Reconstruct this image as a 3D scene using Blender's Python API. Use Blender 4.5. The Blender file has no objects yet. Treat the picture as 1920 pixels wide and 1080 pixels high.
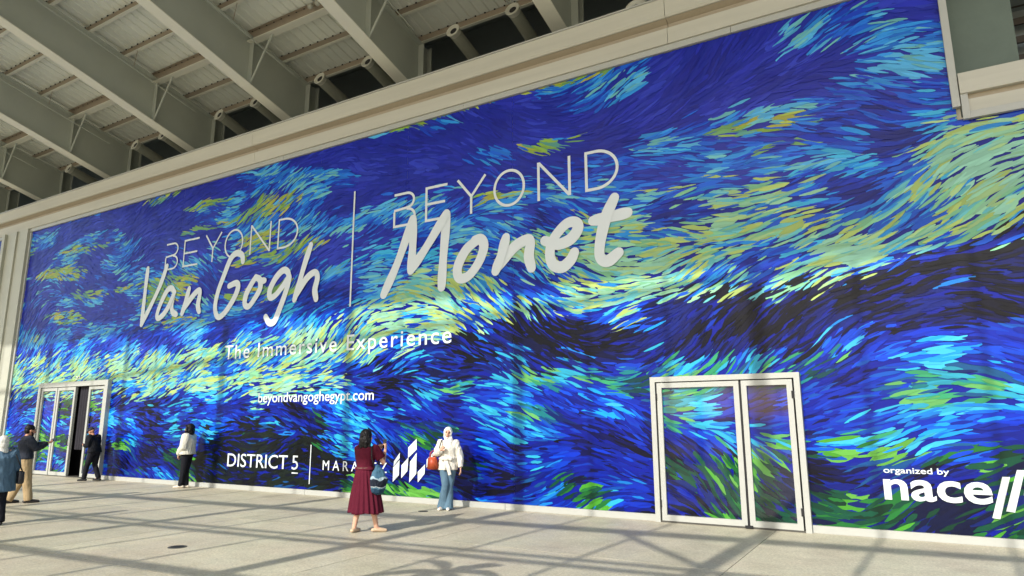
import bpy, bmesh, math, random
from mathutils import Vector, Matrix, noise
random.seed(7)
R = math.radians
sc = bpy.context.scene
COL = sc.collection

# ------------------------------------------------------------------ camera
def make_camera():
    f, yaw, pitch, roll = 1259.33, -0.5350704, 0.1918674, -0.0043779
    cy, sy, cp, sp = math.cos(yaw), math.sin(yaw), math.cos(pitch), math.sin(pitch)
    fw = Vector((sy * cp, cy * cp, sp)); right = Vector((cy, -sy, 0)); up = right.cross(fw)
    r = right * math.cos(roll) + up * math.sin(roll); u = up * math.cos(roll) - right * math.sin(roll)
    cd = bpy.data.cameras.new('camera'); cam = bpy.data.objects.new('camera', cd); COL.objects.link(cam)
    m = Matrix((r, u, -fw)).transposed().to_4x4(); m.translation = Vector((0, -12.049, 1.792))
    cam.matrix_world = m; cd.sensor_width = 36; cd.lens = f / 1920 * 36; cd.clip_end = 4000; cd.clip_start = .05
    sc.camera = cam
make_camera()

# ------------------------------------------------------------------ light
SUN_TAN, SUN_DX = .665, .05                       # the light falls by .665 per metre of +Y
sun_dir = Vector((SUN_DX, 1, -SUN_TAN)).normalized()
elev = math.asin(-sun_dir.z); az = math.atan2(-sun_dir.x, -sun_dir.y)
w = bpy.data.worlds.new('World'); sc.world = w; w.use_nodes = True
nt = w.node_tree; bg = nt.nodes['Background']
sky = nt.nodes.new('ShaderNodeTexSky'); sky.sky_type = 'NISHITA'; sky.sun_disc = False
sky.sun_elevation = elev; sky.sun_rotation = az; sky.air_density = 1.2; sky.dust_density = 1.5
nt.links.new(sky.outputs[0], bg.inputs[0]); bg.inputs[1].default_value = .15
sl = bpy.data.lights.new('sun', 'SUN'); sl.energy = 2.8; sl.angle = R(.47); sl.color = (1, .965, .90)
so = bpy.data.objects.new('sun', sl); COL.objects.link(so); so.location = (-3, -40, 30)
so.rotation_euler = sun_dir.to_track_quat('-Z', 'Y').to_euler()
sc.view_settings.view_transform = 'Standard'; sc.view_settings.look = 'None'
sc.view_settings.exposure = .74; sc.view_settings.gamma = 1; sc.view_settings.use_curve_mapping = False
sc.render.engine = 'CYCLES'
sc.cycles.max_bounces = 8; sc.cycles.diffuse_bounces = 6; sc.cycles.glossy_bounces = 4
sc.cycles.use_denoising = True
sc.cycles.sample_clamp_indirect = 4

# ------------------------------------------------------------------ materials
def srgb(r, g, b, k=1.0):
    def c(v):
        v = v / 255; return (v / 12.92 if v <= .04045 else ((v + .055) / 1.055) ** 2.4) * k
    return (c(r), c(g), c(b), 1)
MATS = {}
def mat(name, col, rough=.6, metal=0, var=.08, scale=3, bump=0, bscale=40, spec=.5, stretch=None, spots=0):
    if name in MATS: return MATS[name]
    m = bpy.data.materials.new(name); m.use_nodes = True; t = m.node_tree; b = t.nodes['Principled BSDF']
    b.inputs['Roughness'].default_value = rough; b.inputs['Metallic'].default_value = metal
    b.inputs['Specular IOR Level'].default_value = spec
    tc = t.nodes.new('ShaderNodeTexCoord'); mp = t.nodes.new('ShaderNodeMapping')
    t.links.new(tc.outputs['Object'], mp.inputs[0])
    if stretch: mp.inputs['Scale'].default_value = stretch
    n = t.nodes.new('ShaderNodeTexNoise'); n.inputs['Scale'].default_value = scale; n.inputs['Detail'].default_value = 6
    n.inputs['Roughness'].default_value = .65
    t.links.new(mp.outputs[0], n.inputs[0])
    mx = t.nodes.new('ShaderNodeMix'); mx.data_type = 'RGBA'
    mx.inputs['A'].default_value = [c * (1 - var * 2) for c in col[:3]] + [1]
    mx.inputs['B'].default_value = [min(1, c * (1 + var * 2)) for c in col[:3]] + [1]
    t.links.new(n.outputs[0], mx.inputs['Factor'])
    t.links.new(mx.outputs['Result'], b.inputs['Base Color'])
    if bump:
        n2 = t.nodes.new('ShaderNodeTexNoise'); n2.inputs['Scale'].default_value = bscale; n2.inputs['Detail'].default_value = 4
        bp = t.nodes.new('ShaderNodeBump'); bp.inputs['Strength'].default_value = bump; bp.inputs['Distance'].default_value = .01
        t.links.new(mp.outputs[0], n2.inputs[0]); t.links.new(n2.outputs[0], bp.inputs['Height']); t.links.new(bp.outputs[0], b.inputs['Normal'])
    MATS[name] = m; return m

M_paint = mat('white_frame_paint', srgb(168, 169, 163), .4, var=.03, scale=6)
M_steel = mat('warm_grey_steel_paint', srgb(172, 177, 168), .5, var=.05, scale=1.2, bump=.05)
M_flange = mat('bounce_lit_flange_paint', srgb(214, 213, 200), .45, var=.04, scale=1.5)  # girder steel lightened: light bounced up from the paving is put into the colour
M_sheet = mat('ribbed_roof_sheet', srgb(216, 219, 210), .5, var=.06, scale=.7)
M_purlin = mat('galvanised_purlin', srgb(150, 138, 122), .5, var=.07, scale=3)
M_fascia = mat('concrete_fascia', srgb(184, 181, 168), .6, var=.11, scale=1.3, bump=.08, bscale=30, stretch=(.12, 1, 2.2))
M_fascia2 = mat('groove_shade_concrete', srgb(160, 148, 128), .7, var=.1, scale=2, stretch=(.15, 1, 2))  # fascia concrete in a darker tone, the shade of the grooves painted in
M_col = mat('grey_column_cladding', srgb(172, 172, 158), .5, var=.05, scale=2)
M_wall = mat('render_wall', srgb(190, 185, 168), .8, var=.05)
M_void = mat('dark_interior_wall', srgb(140, 148, 148), .8, var=.15, scale=.6)
M_green = mat('green_grey_board', srgb(96, 108, 98), .7, var=.12, scale=1.6, bump=.1, bscale=8)
M_duct = mat('painted_duct', srgb(132, 134, 122), .5, var=.1, scale=3)
M_black = mat('matte_black', srgb(22, 22, 24), .75, var=.2)
M_curtain = mat('black_curtain_cloth', srgb(38, 36, 44), .9, var=.25, scale=3, stretch=(6, 1, .5))
M_letter = mat('white_vinyl_lettering', srgb(206, 213, 216), .45, var=.015)
M_ribbed = mat('dark_louvre', srgb(70, 62, 52), .6, var=.15)
M_rubber = mat('grey_drain_cover', srgb(70, 68, 62), .6)
M_lampm = mat('lamp_housing', srgb(176, 176, 164), .4)
M_grid = mat('facade_grid_paint', srgb(190, 190, 185), .5)
M_leaf = mat('palm_leaf', srgb(70, 95, 45), .6, var=.2)
M_trunk = mat('palm_trunk', srgb(110, 90, 70), .9, var=.2)

def floor_material():
    m = bpy.data.materials.new('terrazzo_paving'); m.use_nodes = True; t = m.node_tree; b = t.nodes['Principled BSDF']
    L = t.links.new
    tc = t.nodes.new('ShaderNodeNewGeometry')
    def nz(s, d=5, r=.6):
        n = t.nodes.new('ShaderNodeTexNoise'); n.inputs['Scale'].default_value = s; n.inputs['Detail'].default_value = d
        n.inputs['Roughness'].default_value = r; L(tc.outputs['Position'], n.inputs[0]); return n
    def ramp(src, a, ca, bpos, cb):
        r = t.nodes.new('ShaderNodeValToRGB'); r.color_ramp.elements[0].position = a; r.color_ramp.elements[0].color = ca
        r.color_ramp.elements[1].position = bpos; r.color_ramp.elements[1].color = cb; L(src, r.inputs[0]); return r
    def mix(f, A, B, mode='MIX'):
        x = t.nodes.new('ShaderNodeMix'); x.data_type = 'RGBA'; x.blend_type = mode
        if hasattr(f, 'links'): L(f, x.inputs['Factor'])
        else: x.inputs['Factor'].default_value = f
        L(A, x.inputs['A']); L(B, x.inputs['B']); return x
    base = ramp(nz(.55, 6, .7).outputs[0], .35, srgb(234, 227, 198), .68, srgb(230, 216, 192))
    stain = ramp(nz(1.6, 8, .7).outputs[0], .3, (.80, .80, .79, 1), .62, (1, 1, 1, 1))
    grit = ramp(nz(30, 4, .85).outputs[0], .32, (.52, .52, .50, 1), .66, (1.0, 1.0, 1.0, 1))
    fine = ramp(nz(9, 6, .8).outputs[0], .3, (.84, .84, .83, 1), .7, (1, 1, 1, 1))
    a = mix(1, base.outputs[0], stain.outputs[0], 'MULTIPLY')
    c = mix(1, a.outputs['Result'], grit.outputs[0], 'MULTIPLY')
    d = mix(1, c.outputs['Result'], fine.outputs[0], 'MULTIPLY')
    v = t.nodes.new('ShaderNodeTexVoronoi'); v.inputs['Scale'].default_value = 22; L(tc.outputs['Position'], v.inputs[0])
    chip = ramp(v.outputs['Distance'], .12, (1, 1, 1, 1), .16, (0, 0, 0, 1))
    white = t.nodes.new('ShaderNodeRGB'); white.outputs[0].default_value = srgb(212, 206, 190)
    half = t.nodes.new('ShaderNodeMath'); half.operation = 'MULTIPLY'; half.inputs[1].default_value = .45; L(chip.outputs[0], half.inputs[0])
    e = mix(half.outputs[0], d.outputs['Result'], white.outputs[0])
    oi = t.nodes.new('ShaderNodeObjectInfo'); tone = ramp(oi.outputs['Random'], 0, (.90, .905, .91, 1), 1, (1, 1, 1, 1))
    e2 = mix(1, e.outputs['Result'], tone.outputs[0], 'MULTIPLY')
    drt = ramp(nz(.9, 9, .75).outputs[0], .50, (1, 1, 1, 1), .72, (.80, .79, .77, 1)); e3 = mix(1, e2.outputs['Result'], drt.outputs[0], 'MULTIPLY')
    L(e3.outputs['Result'], b.inputs['Base Color'])
    rr = ramp(nz(2.2).outputs[0], .3, (.42, .42, .42, 1), .7, (.62, .62, .62, 1)); L(rr.outputs[0], b.inputs['Roughness'])
    b.inputs['Specular IOR Level'].default_value = .35
    bp = t.nodes.new('ShaderNodeBump'); bp.inputs['Strength'].default_value = .12; bp.inputs['Distance'].default_value = .01
    L(nz(30, 4).outputs[0], bp.inputs['Height']); L(bp.outputs[0], b.inputs['Normal'])
    return m
M_floor = floor_material()
M_joint = mat('paving_joint', srgb(120, 110, 96), .9)
M_ground = mat('sandy_ground', srgb(170, 155, 125), .9, var=.15, scale=.3)

def print_material():
    m = bpy.data.materials.new('printed_vinyl'); m.use_nodes = True; t = m.node_tree; b = t.nodes['Principled BSDF']
    at = t.nodes.new('ShaderNodeAttribute'); at.attribute_name = 'Col'
    t.links.new(at.outputs['Color'], b.inputs['Base Color'])
    b.inputs['Roughness'].default_value = .3; b.inputs['Specular IOR Level'].default_value = .18
    tc = t.nodes.new('ShaderNodeNewGeometry'); mp = t.nodes.new('ShaderNodeMapping'); mp.inputs['Scale'].default_value = (.9, 1, .12)
    t.links.new(tc.outputs['Position'], mp.inputs[0])
    n = t.nodes.new('ShaderNodeTexNoise'); n.inputs['Scale'].default_value = 1.1; n.inputs['Detail'].default_value = 2
    t.links.new(mp.outputs[0], n.inputs[0])
    bp = t.nodes.new('ShaderNodeBump'); bp.inputs['Strength'].default_value = .5; bp.inputs['Distance'].default_value = .085
    t.links.new(n.outputs[0], bp.inputs['Height']); t.links.new(bp.outputs[0], b.inputs['Normal'])
    return m
M_print = print_material()
M_glass = print_material(); M_glass.name = 'printed_film_on_glass'
M_glass.node_tree.nodes['Principled BSDF'].inputs['Roughness'].default_value = .07; M_glass.node_tree.nodes['Principled BSDF'].inputs['Specular IOR Level'].default_value = .5
M_glass.node_tree.nodes['Bump'].inputs['Strength'].default_value = .05

# ------------------------------------------------------------------ object helpers
def link(o, parent=None):
    COL.objects.link(o)
    if parent: o.parent = parent
    return o
def tag(o, label=None, cat=None, group=None, kind=None):
    if label: o['label'] = label
    if cat: o['category'] = cat
    if group: o['group'] = group
    if kind: o['kind'] = kind
    return o
def thing(name, label, cat, loc=(0, 0, 0), rz=0, group=None):
    o = bpy.data.objects.new(name, None); link(o); o.location = loc; o.rotation_euler = (0, 0, rz)
    o.empty_display_size = .2
    return tag(o, label, cat, group)
def mk(name, bm, m, parent=None, smooth=False, loc=None):
    me = bpy.data.meshes.new(name); bmesh.ops.recalc_face_normals(bm, faces=bm.faces); bm.to_mesh(me); bm.free()
    if m: me.materials.append(m)
    if smooth:
        for p in me.polygons: p.use_smooth = True
    o = bpy.data.objects.new(name, me); link(o, parent)
    if loc: o.location = loc
    return o
def copy_tree(o, parent=None):
    c = o.copy(); COL.objects.link(c); c.parent = parent
    for ch in [x for x in o.children]: copy_tree(ch, c)
    return c
def box(bm, x0, x1, y0, y1, z0, z1, bev=0):
    vs = [bm.verts.new((x, y, z)) for x in (x0, x1) for y in (y0, y1) for z in (z0, z1)]
    fs = [(0, 1, 3, 2), (4, 6, 7, 5), (0, 4, 5, 1), (2, 3, 7, 6), (0, 2, 6, 4), (1, 5, 7, 3)]
    faces = [bm.faces.new([vs[i] for i in f]) for f in fs]
    if bev:
        es = list({e for f in faces for e in f.edges})
        bmesh.ops.bevel(bm, geom=es, offset=bev, segments=2, affect='EDGES', profile=.5)
    return bm
def B(*a, **k):
    return box(bmesh.new(), *a, **k)
def sweep_x(bm, prof, x0, x1):
    """closed (y,z) profile extruded along x"""
    a = [bm.verts.new((x0, y, z)) for y, z in prof]; b = [bm.verts.new((x1, y, z)) for y, z in prof]
    n = len(prof)
    for i in range(n): bm.faces.new((a[i], a[(i + 1) % n], b[(i + 1) % n], b[i]))
    bm.faces.new(a); bm.faces.new(b[::-1]); return bm
def prism(bm, pts, d):
    """closed polygon pts (Vectors) extruded by vector d"""
    a = [bm.verts.new(p) for p in pts]; b = [bm.verts.new(Vector(p) + d) for p in pts]; n = len(pts)
    for i in range(n): bm.faces.new((a[i], a[(i + 1) % n], b[(i + 1) % n], b[i]))
    bm.faces.new(a); bm.faces.new(b[::-1]); return bm
def frame_of(d):
    d = d.normalized(); ref = Vector((0, 0, 1)) if abs(d.z) < .9 else Vector((0, 1, 0))
    u = d.cross(ref).normalized(); v = u.cross(d).normalized(); return u, v
def tube(bm, pts, rad, n=10, caps=True, round_ends=False, flat=1.0, U=None):
    pts = [Vector(p) for p in pts]
    if not hasattr(rad, '__len__'): rad = [rad] * len(pts)
    rad = list(rad)
    if round_ends:
        d0 = (pts[0] - pts[1]).normalized(); d1 = (pts[-1] - pts[-2]).normalized()
        r0, r1 = rad[0], rad[-1]
        pts = [pts[0] + d0 * r0 * .92, pts[0] + d0 * r0 * .6] + pts + [pts[-1] + d1 * r1 * .6, pts[-1] + d1 * r1 * .92]
        rad = [r0 * .35, r0 * .8] + rad + [r1 * .8, r1 * .35]
    rings = []
    u = None
    for i, p in enumerate(pts):
        if i == 0: d = pts[1] - pts[0]
        elif i == len(pts) - 1: d = pts[-1] - pts[-2]
        else: d = (pts[i] - pts[i - 1]).normalized() + (pts[i + 1] - pts[i]).normalized()
        d.normalize()
        if U is not None: u = (Vector(U) - d * Vector(U).dot(d)).normalized()
        elif u is None: u = frame_of(d)[0]
        else: u = (u - d * u.dot(d)).normalized()
        v = d.cross(u)
        rings.append([bm.verts.new(p + (u * math.cos(t) + v * math.sin(t) * flat) * rad[i]) for t in [2 * math.pi * k / n for k in range(n)]])
    for a, b in zip(rings, rings[1:]):
        for k in range(n): bm.faces.new((a[k], a[(k + 1) % n], b[(k + 1) % n], b[k]))
    if caps: bm.faces.new(rings[0][::-1]); bm.faces.new(rings[-1])
    return bm
def ellip(bm, c, r, rot=None, n=14, m=10):
    c = Vector(c); rows = []
    for i in range(1, m):
        ph = math.pi * i / m; row = []
        for k in range(n):
            th = 2 * math.pi * k / n
            p = Vector((r[0] * math.sin(ph) * math.cos(th), r[1] * math.sin(ph) * math.sin(th), r[2] * math.cos(ph)))
            if rot: p = rot @ p
            row.append(bm.verts.new(c + p))
        rows.append(row)
    t = Vector((0, 0, r[2])); t = rot @ t if rot else t
    a = bm.verts.new(c + t); z = bm.verts.new(c - t)
    for k in range(n):
        bm.faces.new((a, rows[0][k], rows[0][(k + 1) % n])); bm.faces.new((z, rows[-1][(k + 1) % n], rows[-1][k]))
    for p, q in zip(rows, rows[1:]):
        for k in range(n): bm.faces.new((p[k], q[k], q[(k + 1) % n], p[(k + 1) % n]))
    return bm

# ------------------------------------------------------------------ ground and paving
bm = bmesh.new(); s = 1500
bm.faces.new([bm.verts.new(v) for v in ((-s, -s, -.16), (s, -s, -.16), (s, s, -.16), (-s, s, -.16))])
tag(mk('ground', bm, M_ground), kind='structure')
floor = mk('floor', B(-44.2, 12.2, -38.1, .3, -.15, -.012), M_joint); tag(floor, kind='structure')
SX, SY = 4.4, 3.42
slab_me = None
for i in range(-10, 3):
    for j in range(11):
        x0 = -2.15 + SX * i - .0; y0 = -SY * (j + 1) - .05
        if slab_me is None:
            o = mk('slab', B(.005, SX - .005, .005, SY - .005, -.011, 0), M_floor, floor); slab_me = o.data
        else:
            o = bpy.data.objects.new('slab', slab_me); link(o, floor)
        o.location = (x0, y0, 0)
bm = bmesh.new(); box(bm, -44, 12, -.046, .2, -.011, -.001); mk('threshold_strip', bm, M_floor, floor)

# small floor fittings
def floor_disc(name, label, x, y, r, cat):
    t = thing(name, label, cat, (x, y, 0))
    bm = bmesh.new(); tube(bm, [(0, 0, .0005), (0, 0, .006)], [r, r * .97], 24); mk('cover', bm, M_rubber, t)
    bm = bmesh.new(); tube(bm, [(0, 0, .0062), (0, 0, .009)], [r * .72, r * .7], 24); mk('inner_plate', bm, M_black, t)
floor_disc('floor_drain', 'small round dark floor cover in the open paving, nearest the camera', -9.33, -5.76, .13, 'floor cover')
floor_disc('floor_drain', 'small round dark floor cover near the foot of the mural', -8.58, -1.05, .1, 'floor cover')

# ------------------------------------------------------------------ wall
WT = 8.88
wall = thing('building_wall', 'long pale wall under the canopy that carries the huge blue printed covering', 'wall', (0, 0, 0))
bm = bmesh.new()
for (x0, x1, z0, z1) in [(-40, -26.2, 0, WT), (-26.2, -22.0, 3.0, WT), (-22.0, -4.13, 0, WT), (-4.13, -1.63, 2.5, WT), (-1.63, 1.06, 0, WT), (1.06, 9, 0, 6.4)]:
    box(bm, x0, x1, .03, .35, z0, z1)
mk('wall_panel', bm, M_wall, wall)
# fascia beam over the mural: lower face, shaded groove, upper face
def fascia(z, x0, x1, m1=M_fascia, m2=M_fascia2, k=1.0, par=wall):
    lo = [(-.10, z), (-.10, z + .33 * k), (.3, z + .33 * k), (.3, z)]
    mk('fascia_lower', sweep_x(bmesh.new(), lo, x0, x1), m1, par)
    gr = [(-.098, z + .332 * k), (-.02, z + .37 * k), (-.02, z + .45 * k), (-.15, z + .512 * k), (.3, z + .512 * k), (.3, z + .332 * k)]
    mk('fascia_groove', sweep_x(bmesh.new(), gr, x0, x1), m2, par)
    up = [(-.18, z + .516 * k), (-.21, z + .56 * k), (-.21, z + .92 * k), (.3, z + .92 * k), (.3, z + .516 * k)]
    mk('fascia_upper', sweep_x(bmesh.new(), up, x0, x1), m1, par)
    cp = [(-.235, z + .925 * k), (-.235, z + .955 * k), (.32, z + .955 * k), (.32, z + .925 * k)]
    mk('capping_strip', sweep_x(bmesh.new(), cp, x0, x1), M_paint, par)
for a_, b_ in ((-40, -27.9), (-27.89, -15.7), (-15.69, -3.5), (-3.49, 9)): fascia(9.03, a_, b_)
x = -40.0
for k, L_ in enumerate([7.2, 6.1, 6.1, 6.1, 6.1, 6.1, 3.5, 8.0]):     # trim under the fascia, in butted lengths
    mk('trim_strip', B(x + .004, x + L_ - .004, -.06 - .002 * (k % 2), .02, 8.90, 9.026), M_paint, wall); x += L_
# skirting strip
for (x0, x1) in [(-40, -30.52), (-28.6, -26.27), (-21.93, -13.0), (-12.99, -7.3), (-7.29, -4.155), (-1.605, 9)]:
    mk('skirting', B(x0, x1, -.05, .02, .0, .115), M_paint, wall)
# cladded column at the left end of the main mural
mk('column', B(-30.4, -28.62, -.14, .02, 0, 9.02), M_col, wall)
mk('column_flange', B(-30.42, -30.2, -.24, -.142, 0, 9.0), M_col, wall)
mk('column_flange', B(-29.55, -29.35, -.2, -.142, 0, 9.0), M_col, wall)
mk('mural_edge_trim', B(-28.61, -28.5, -.06, .02, .117, 8.88), M_paint, wall)
mk('mural_edge_trim', B(-30.56, -30.43, -.06, .02, .117, 8.88), M_paint, wall)
# stepped opening at the upper right
mk('mural_edge_trim', B(.955, 1.06, -.085, .02, 6.55, 8.9), M_paint, wall)
mk('step_trim', B(1.075, 1.17, -.08, .02, 6.33, 6.74), M_paint, wall)
mk('step_trim', B(1.172, 9, -.08, .02, 6.33, 6.44), M_paint, wall)
lo = [(-.05, 6.442), (-.05, 6.65), (.3, 6.65), (.3, 6.442)]
mk('sill_lower', sweep_x(bmesh.new(), lo, 1.172, 9), M_fascia, wall)
up = [(-.11, 6.742), (-.11, 7.08), (.3, 7.08), (.3, 6.742)]
mk('sill_upper', sweep_x(bmesh.new(), up, 1.075, 9), M_fascia, wall)
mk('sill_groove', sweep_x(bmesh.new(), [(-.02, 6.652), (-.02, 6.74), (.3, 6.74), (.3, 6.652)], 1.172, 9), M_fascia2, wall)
mk('recess_board', B(1.065, 1.9, .32, .36, 7.083, 9.02), M_green, wall)
mk('recess_side', B(1.9, 1.93, .32, 1.6, 7.083, 9.02), M_green, wall)
bm = bmesh.new(); box(bm, 1.06, 9, 1.6, 1.7, 6.4, 9.6); mk('recess_back', bm, M_void, wall)
mk('recess_floor', B(1.06, 9, .3, 1.6, 6.9, 6.95), M_void, wall)
for k in range(5):
    mk('recess_louvre', B(1.94, 9, 1.2 + .05 * k, 1.25 + .05 * k, 7.3 + .36 * k, 7.42 + .36 * k), M_ribbed, wall)
for k in range(6):
    mk('recess_post', B(2.3 + 1.1 * k, 2.38 + 1.1 * k, .9, 1.0, 6.96, 9.02), M_ribbed, wall)
# interior behind and above the fascia
mk('interior_wall', B(-40, 9, 5.6, 5.7, 8.6, 15.2), M_void, wall)
mk('interior_ceiling', B(-40, 9, 1.45, 5.6, 15.1, 15.2), M_void, wall)
mk('interior_side', B(-40.1, -40, .36, 5.7, 8.6, 15.2), M_void, wall); mk('interior_side', B(9, 9.1, .36, 5.7, 8.6, 15.2), M_void, wall)
mk('interior_bulkhead', B(-40, 9, 1.43, 1.47, 12.1, 15.1), M_void, wall)
mk('interior_floor', B(-40, 9, .36, 5.6, 8.75, 8.86), M_void, wall)
for k in range(9):                               # hints of plant in the dark gap
    x0 = -36 + 4.7 * k + 1.2
    mk('cross_bracing', tube(bmesh.new(), [(x0, 2.6, 8.9), (x0 + 3.4, 2.6, 11.5)], .06, 6), M_col, wall)
    mk('service_riser', B(x0 + 1.0, x0 + 1.9, 2.9, 3.3, 8.9, 10.8 + .4 * (k % 3)), M_void, wall)

# ------------------------------------------------------------------ the printed covering: generic dabs of paint in flowing bands
def lerp_pts(P, x):
    if x <= P[0][0]: return P[0][1]
    for (a, b), (c, d) in zip(P, P[1:]):
        if x <= c: return b + (d - b) * (x - a) / (c - a)
    return P[-1][1]
BAND = [(-36, 3.6), (-28, 3.4), (-24, 3.2), (-20, 3.3), (-16, 3.2), (-12, 3.5), (-9, 4.2), (-6.5, 4.7), (-4, 4.8), (-1, 5.0), (1, 5.5), (4, 6.0)]
HALF = [(-36, .6), (-20, .65), (-12, .75), (-8, .85), (-4, .95), (0, 1.0), (4, 1.0)]
PAL = {
 'indigo': [(30, 40, 158), (36, 46, 170), (26, 34, 142), (44, 58, 180), (34, 44, 164), (28, 40, 150)],
 'streak': [(24, 92, 206), (44, 140, 222), (80, 170, 222), (30, 112, 214), (24, 62, 186), (104, 178, 186), (36, 50, 166)],
 'glow': [(150, 180, 76), (170, 188, 84), (116, 166, 104), (138, 178, 72), (178, 178, 76), (90, 154, 142)],
 'mid': [(4, 48, 186), (6, 96, 224), (20, 150, 240), (4, 24, 124), (6, 68, 206), (60, 182, 232), (4, 38, 158)],
 'pale': [(150, 206, 168), (168, 206, 144), (104, 192, 200), (176, 200, 112), (150, 208, 184), (32, 140, 220), (10, 84, 204), (130, 196, 152)],
 'dark': [(4, 8, 40), (4, 14, 76), (6, 26, 124), (2, 6, 26), (8, 40, 158)],
 'low': [(4, 26, 150), (8, 62, 200), (8, 46, 180), (4, 12, 84), (22, 128, 222), (4, 36, 164), (48, 180, 220), (10, 84, 190)],
 'ink': [(4, 6, 34), (4, 14, 90), (6, 30, 146), (6, 10, 50), (10, 42, 166), (20, 94, 170)],
 'leafy': [(20, 92, 150), (30, 140, 150), (60, 170, 120), (6, 40, 120), (110, 190, 110), (50, 170, 200), (10, 70, 80), (8, 50, 170)],
 'soot': [(16, 22, 26), (20, 30, 30), (12, 16, 20), (26, 40, 36), (10, 22, 48)],
 'green': [(36, 122, 56), (84, 176, 56), (10, 64, 46), (108, 186, 78), (14, 84, 62), (8, 34, 116), (4, 16, 60)],
}
GAIN = {'indigo': 1.0, 'streak': .95, 'glow': .85, 'mid': .8, 'pale': .8, 'dark': .45, 'low': .7, 'ink': .5, 'green': .6, 'leafy': .6, 'soot': .5}
PALL = {k: [srgb(*c, GAIN[k]) for c in sorted(v, key=sum)] for k, v in PAL.items()}
def nz(x, y, s, off=0.0): return noise.noise(Vector((x * s + off, y * s * 1.6 - off, off * 1.7)))
def zone(x, z):
    c = lerp_pts(BAND, x) + .35 * nz(x, 0, .22, 5.1); h = lerp_pts(HALF, x)
    d = z - c; n1 = nz(x, z * 2.2, .35, 1.3); n2 = nz(x, z * 2, .6, 9.7); n3 = nz(x * .6, z * 2.4, .5, 21.0)
    jit = random.gauss(0, .13)
    if d + jit > h:
        up = z + jit
        if n3 > .3 and up > c + h + .7: return 'glow' if random.random() < .7 else 'streak'
        if up > 7.2 and n1 < .16: return 'indigo'
        if n1 + .12 * random.random() > .07: return 'streak'
        if up < c + h + 1.1: return 'mid'
        return 'indigo' if random.random() > .12 else 'streak'
    if abs(d + jit) <= h:
        return 'pale' if n2 + random.random() * .5 > -.14 else 'mid'
    low = d + h + jit * .6
    right = max(0, min(1, (x + 12) / 6))
    if low > -1.15 and n1 < .1 + .25 * right: return 'dark' if random.random() < .4 + .55 * right else 'low'
    if abs(x + 14.6 + .8 * n2) < 2.6 and z + jit * 1.5 < 1.9 - .12 * (x + 14.6) ** 2: return 'soot' if random.random() < .85 else 'ink'
    if z + jit < 1.25:
        g = -.12 + .42 * max(0, min(1, (x + 3) / 3)) + n2
        if g > .16: return 'green'
        return 'ink' if n1 < .25 else 'low'
    if x > -10 and 1.5 < z + jit < 2.7 and n2 > -.02: return 'leafy'
    if n2 > .34 and z < 2.6: return 'green'
    if n1 > .18: return 'mid'
    return 'low'
def clip(poly, x0, x1, z0, z1):
    for ax, lim, sg in ((0, x0, 1), (0, x1, -1), (1, z0, 1), (1, z1, -1)):
        out = []
        for i in range(len(poly)):
            a, b = poly[i - 1], poly[i]
            ia, ib = (a[ax] - lim) * sg >= 0, (b[ax] - lim) * sg >= 0
            if ia != ib:
                t = (lim - a[ax]) / (b[ax] - a[ax]); out.append((a[0] + (b[0] - a[0]) * t, a[1] + (b[1] - a[1]) * t))
            if ib: out.append(b)
        poly = out
        if len(poly) < 3: return None
    return poly
def heading(x, z):
    return math.atan(BSL[max(0, min(len(BSL) - 1, int((x + 38) / .5)))]) * .8 + 1.15 * nz(x, z, .28, 3.3) + .5 * nz(x, z, .9, 13.0)
BSL = [(lerp_pts(BAND, -38 + .5 * i + 1.0) - lerp_pts(BAND, -38 + .5 * i - .6)) / 1.6 for i in range(96)]
def make_strokes():
    """ragged dabs that follow the flow; dabs of one layer never touch each other"""
    S = []; layer0 = 0; K = 5
    for (cell, ln, wd, prob) in [(.30, .40, .066, 1.0), (.2, .27, .036, .95), (.15, .19, .024, .8)]:
        nx = int(43 / cell); nzc = int(9.4 / cell)
        for i in range(nx):
            for j in range(nzc):
                if random.random() > prob: continue
                x = -37.4 + (i + random.random()) * cell; z = (j + random.random()) * cell
                zn = zone(x, z)
                if zn == 'indigo' and random.random() < .3: continue
                l = min(ln * random.uniform(.55, 1.3), cell * 1.9); wv = wd * random.uniform(.6, 1.35)
                if zn == 'green': wv *= 1.35
                da = random.gauss(0, .10); m = 5; st = 2 * l / m; half = []
                for sg in (-1, 1):
                    px, pz = x, z; run = []
                    a = heading(px, pz) + da; px += math.cos(a) * st * .5 * sg; pz += math.sin(a) * st * .5 * sg; run.append((px, pz, a))
                    for q in range(2):
                        a = heading(px, pz) + da; px += math.cos(a) * st * sg; pz += math.sin(a) * st * sg; run.append((px, pz, a))
                    half.append(run)
                path = half[0][::-1] + half[1]; top = []; bot = []
                for q, (px, pz, a) in enumerate(path):
                    t = -1 + 2 * q / m; ww = wv * math.sqrt(max(.05, 1 - abs(t) ** 2.4))
                    nx_, nz_ = -math.sin(a), math.cos(a); u1, u2 = random.uniform(.7, 1.2) * ww, random.uniform(.7, 1.2) * ww
                    top.append((px + nx_ * u1, pz + nz_ * u1)); bot.append((px - nx_ * u2, pz - nz_ * u2))
                PL = PALL[zn]; tq = nz(x + 7, z, 1.15, 31.0) * .8 + .5 + random.gauss(0, .2)
                col = PL[max(0, min(len(PL) - 1, int(tq * len(PL))))]; g = random.uniform(.82, 1.15)
                S.append((layer0 + (i % K) * K + (j % K), top + bot[::-1], (col[0] * g, col[1] * g, col[2] * g, 1), x, z))
        layer0 += K * K
    return S
STROKES = make_strokes()
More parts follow.
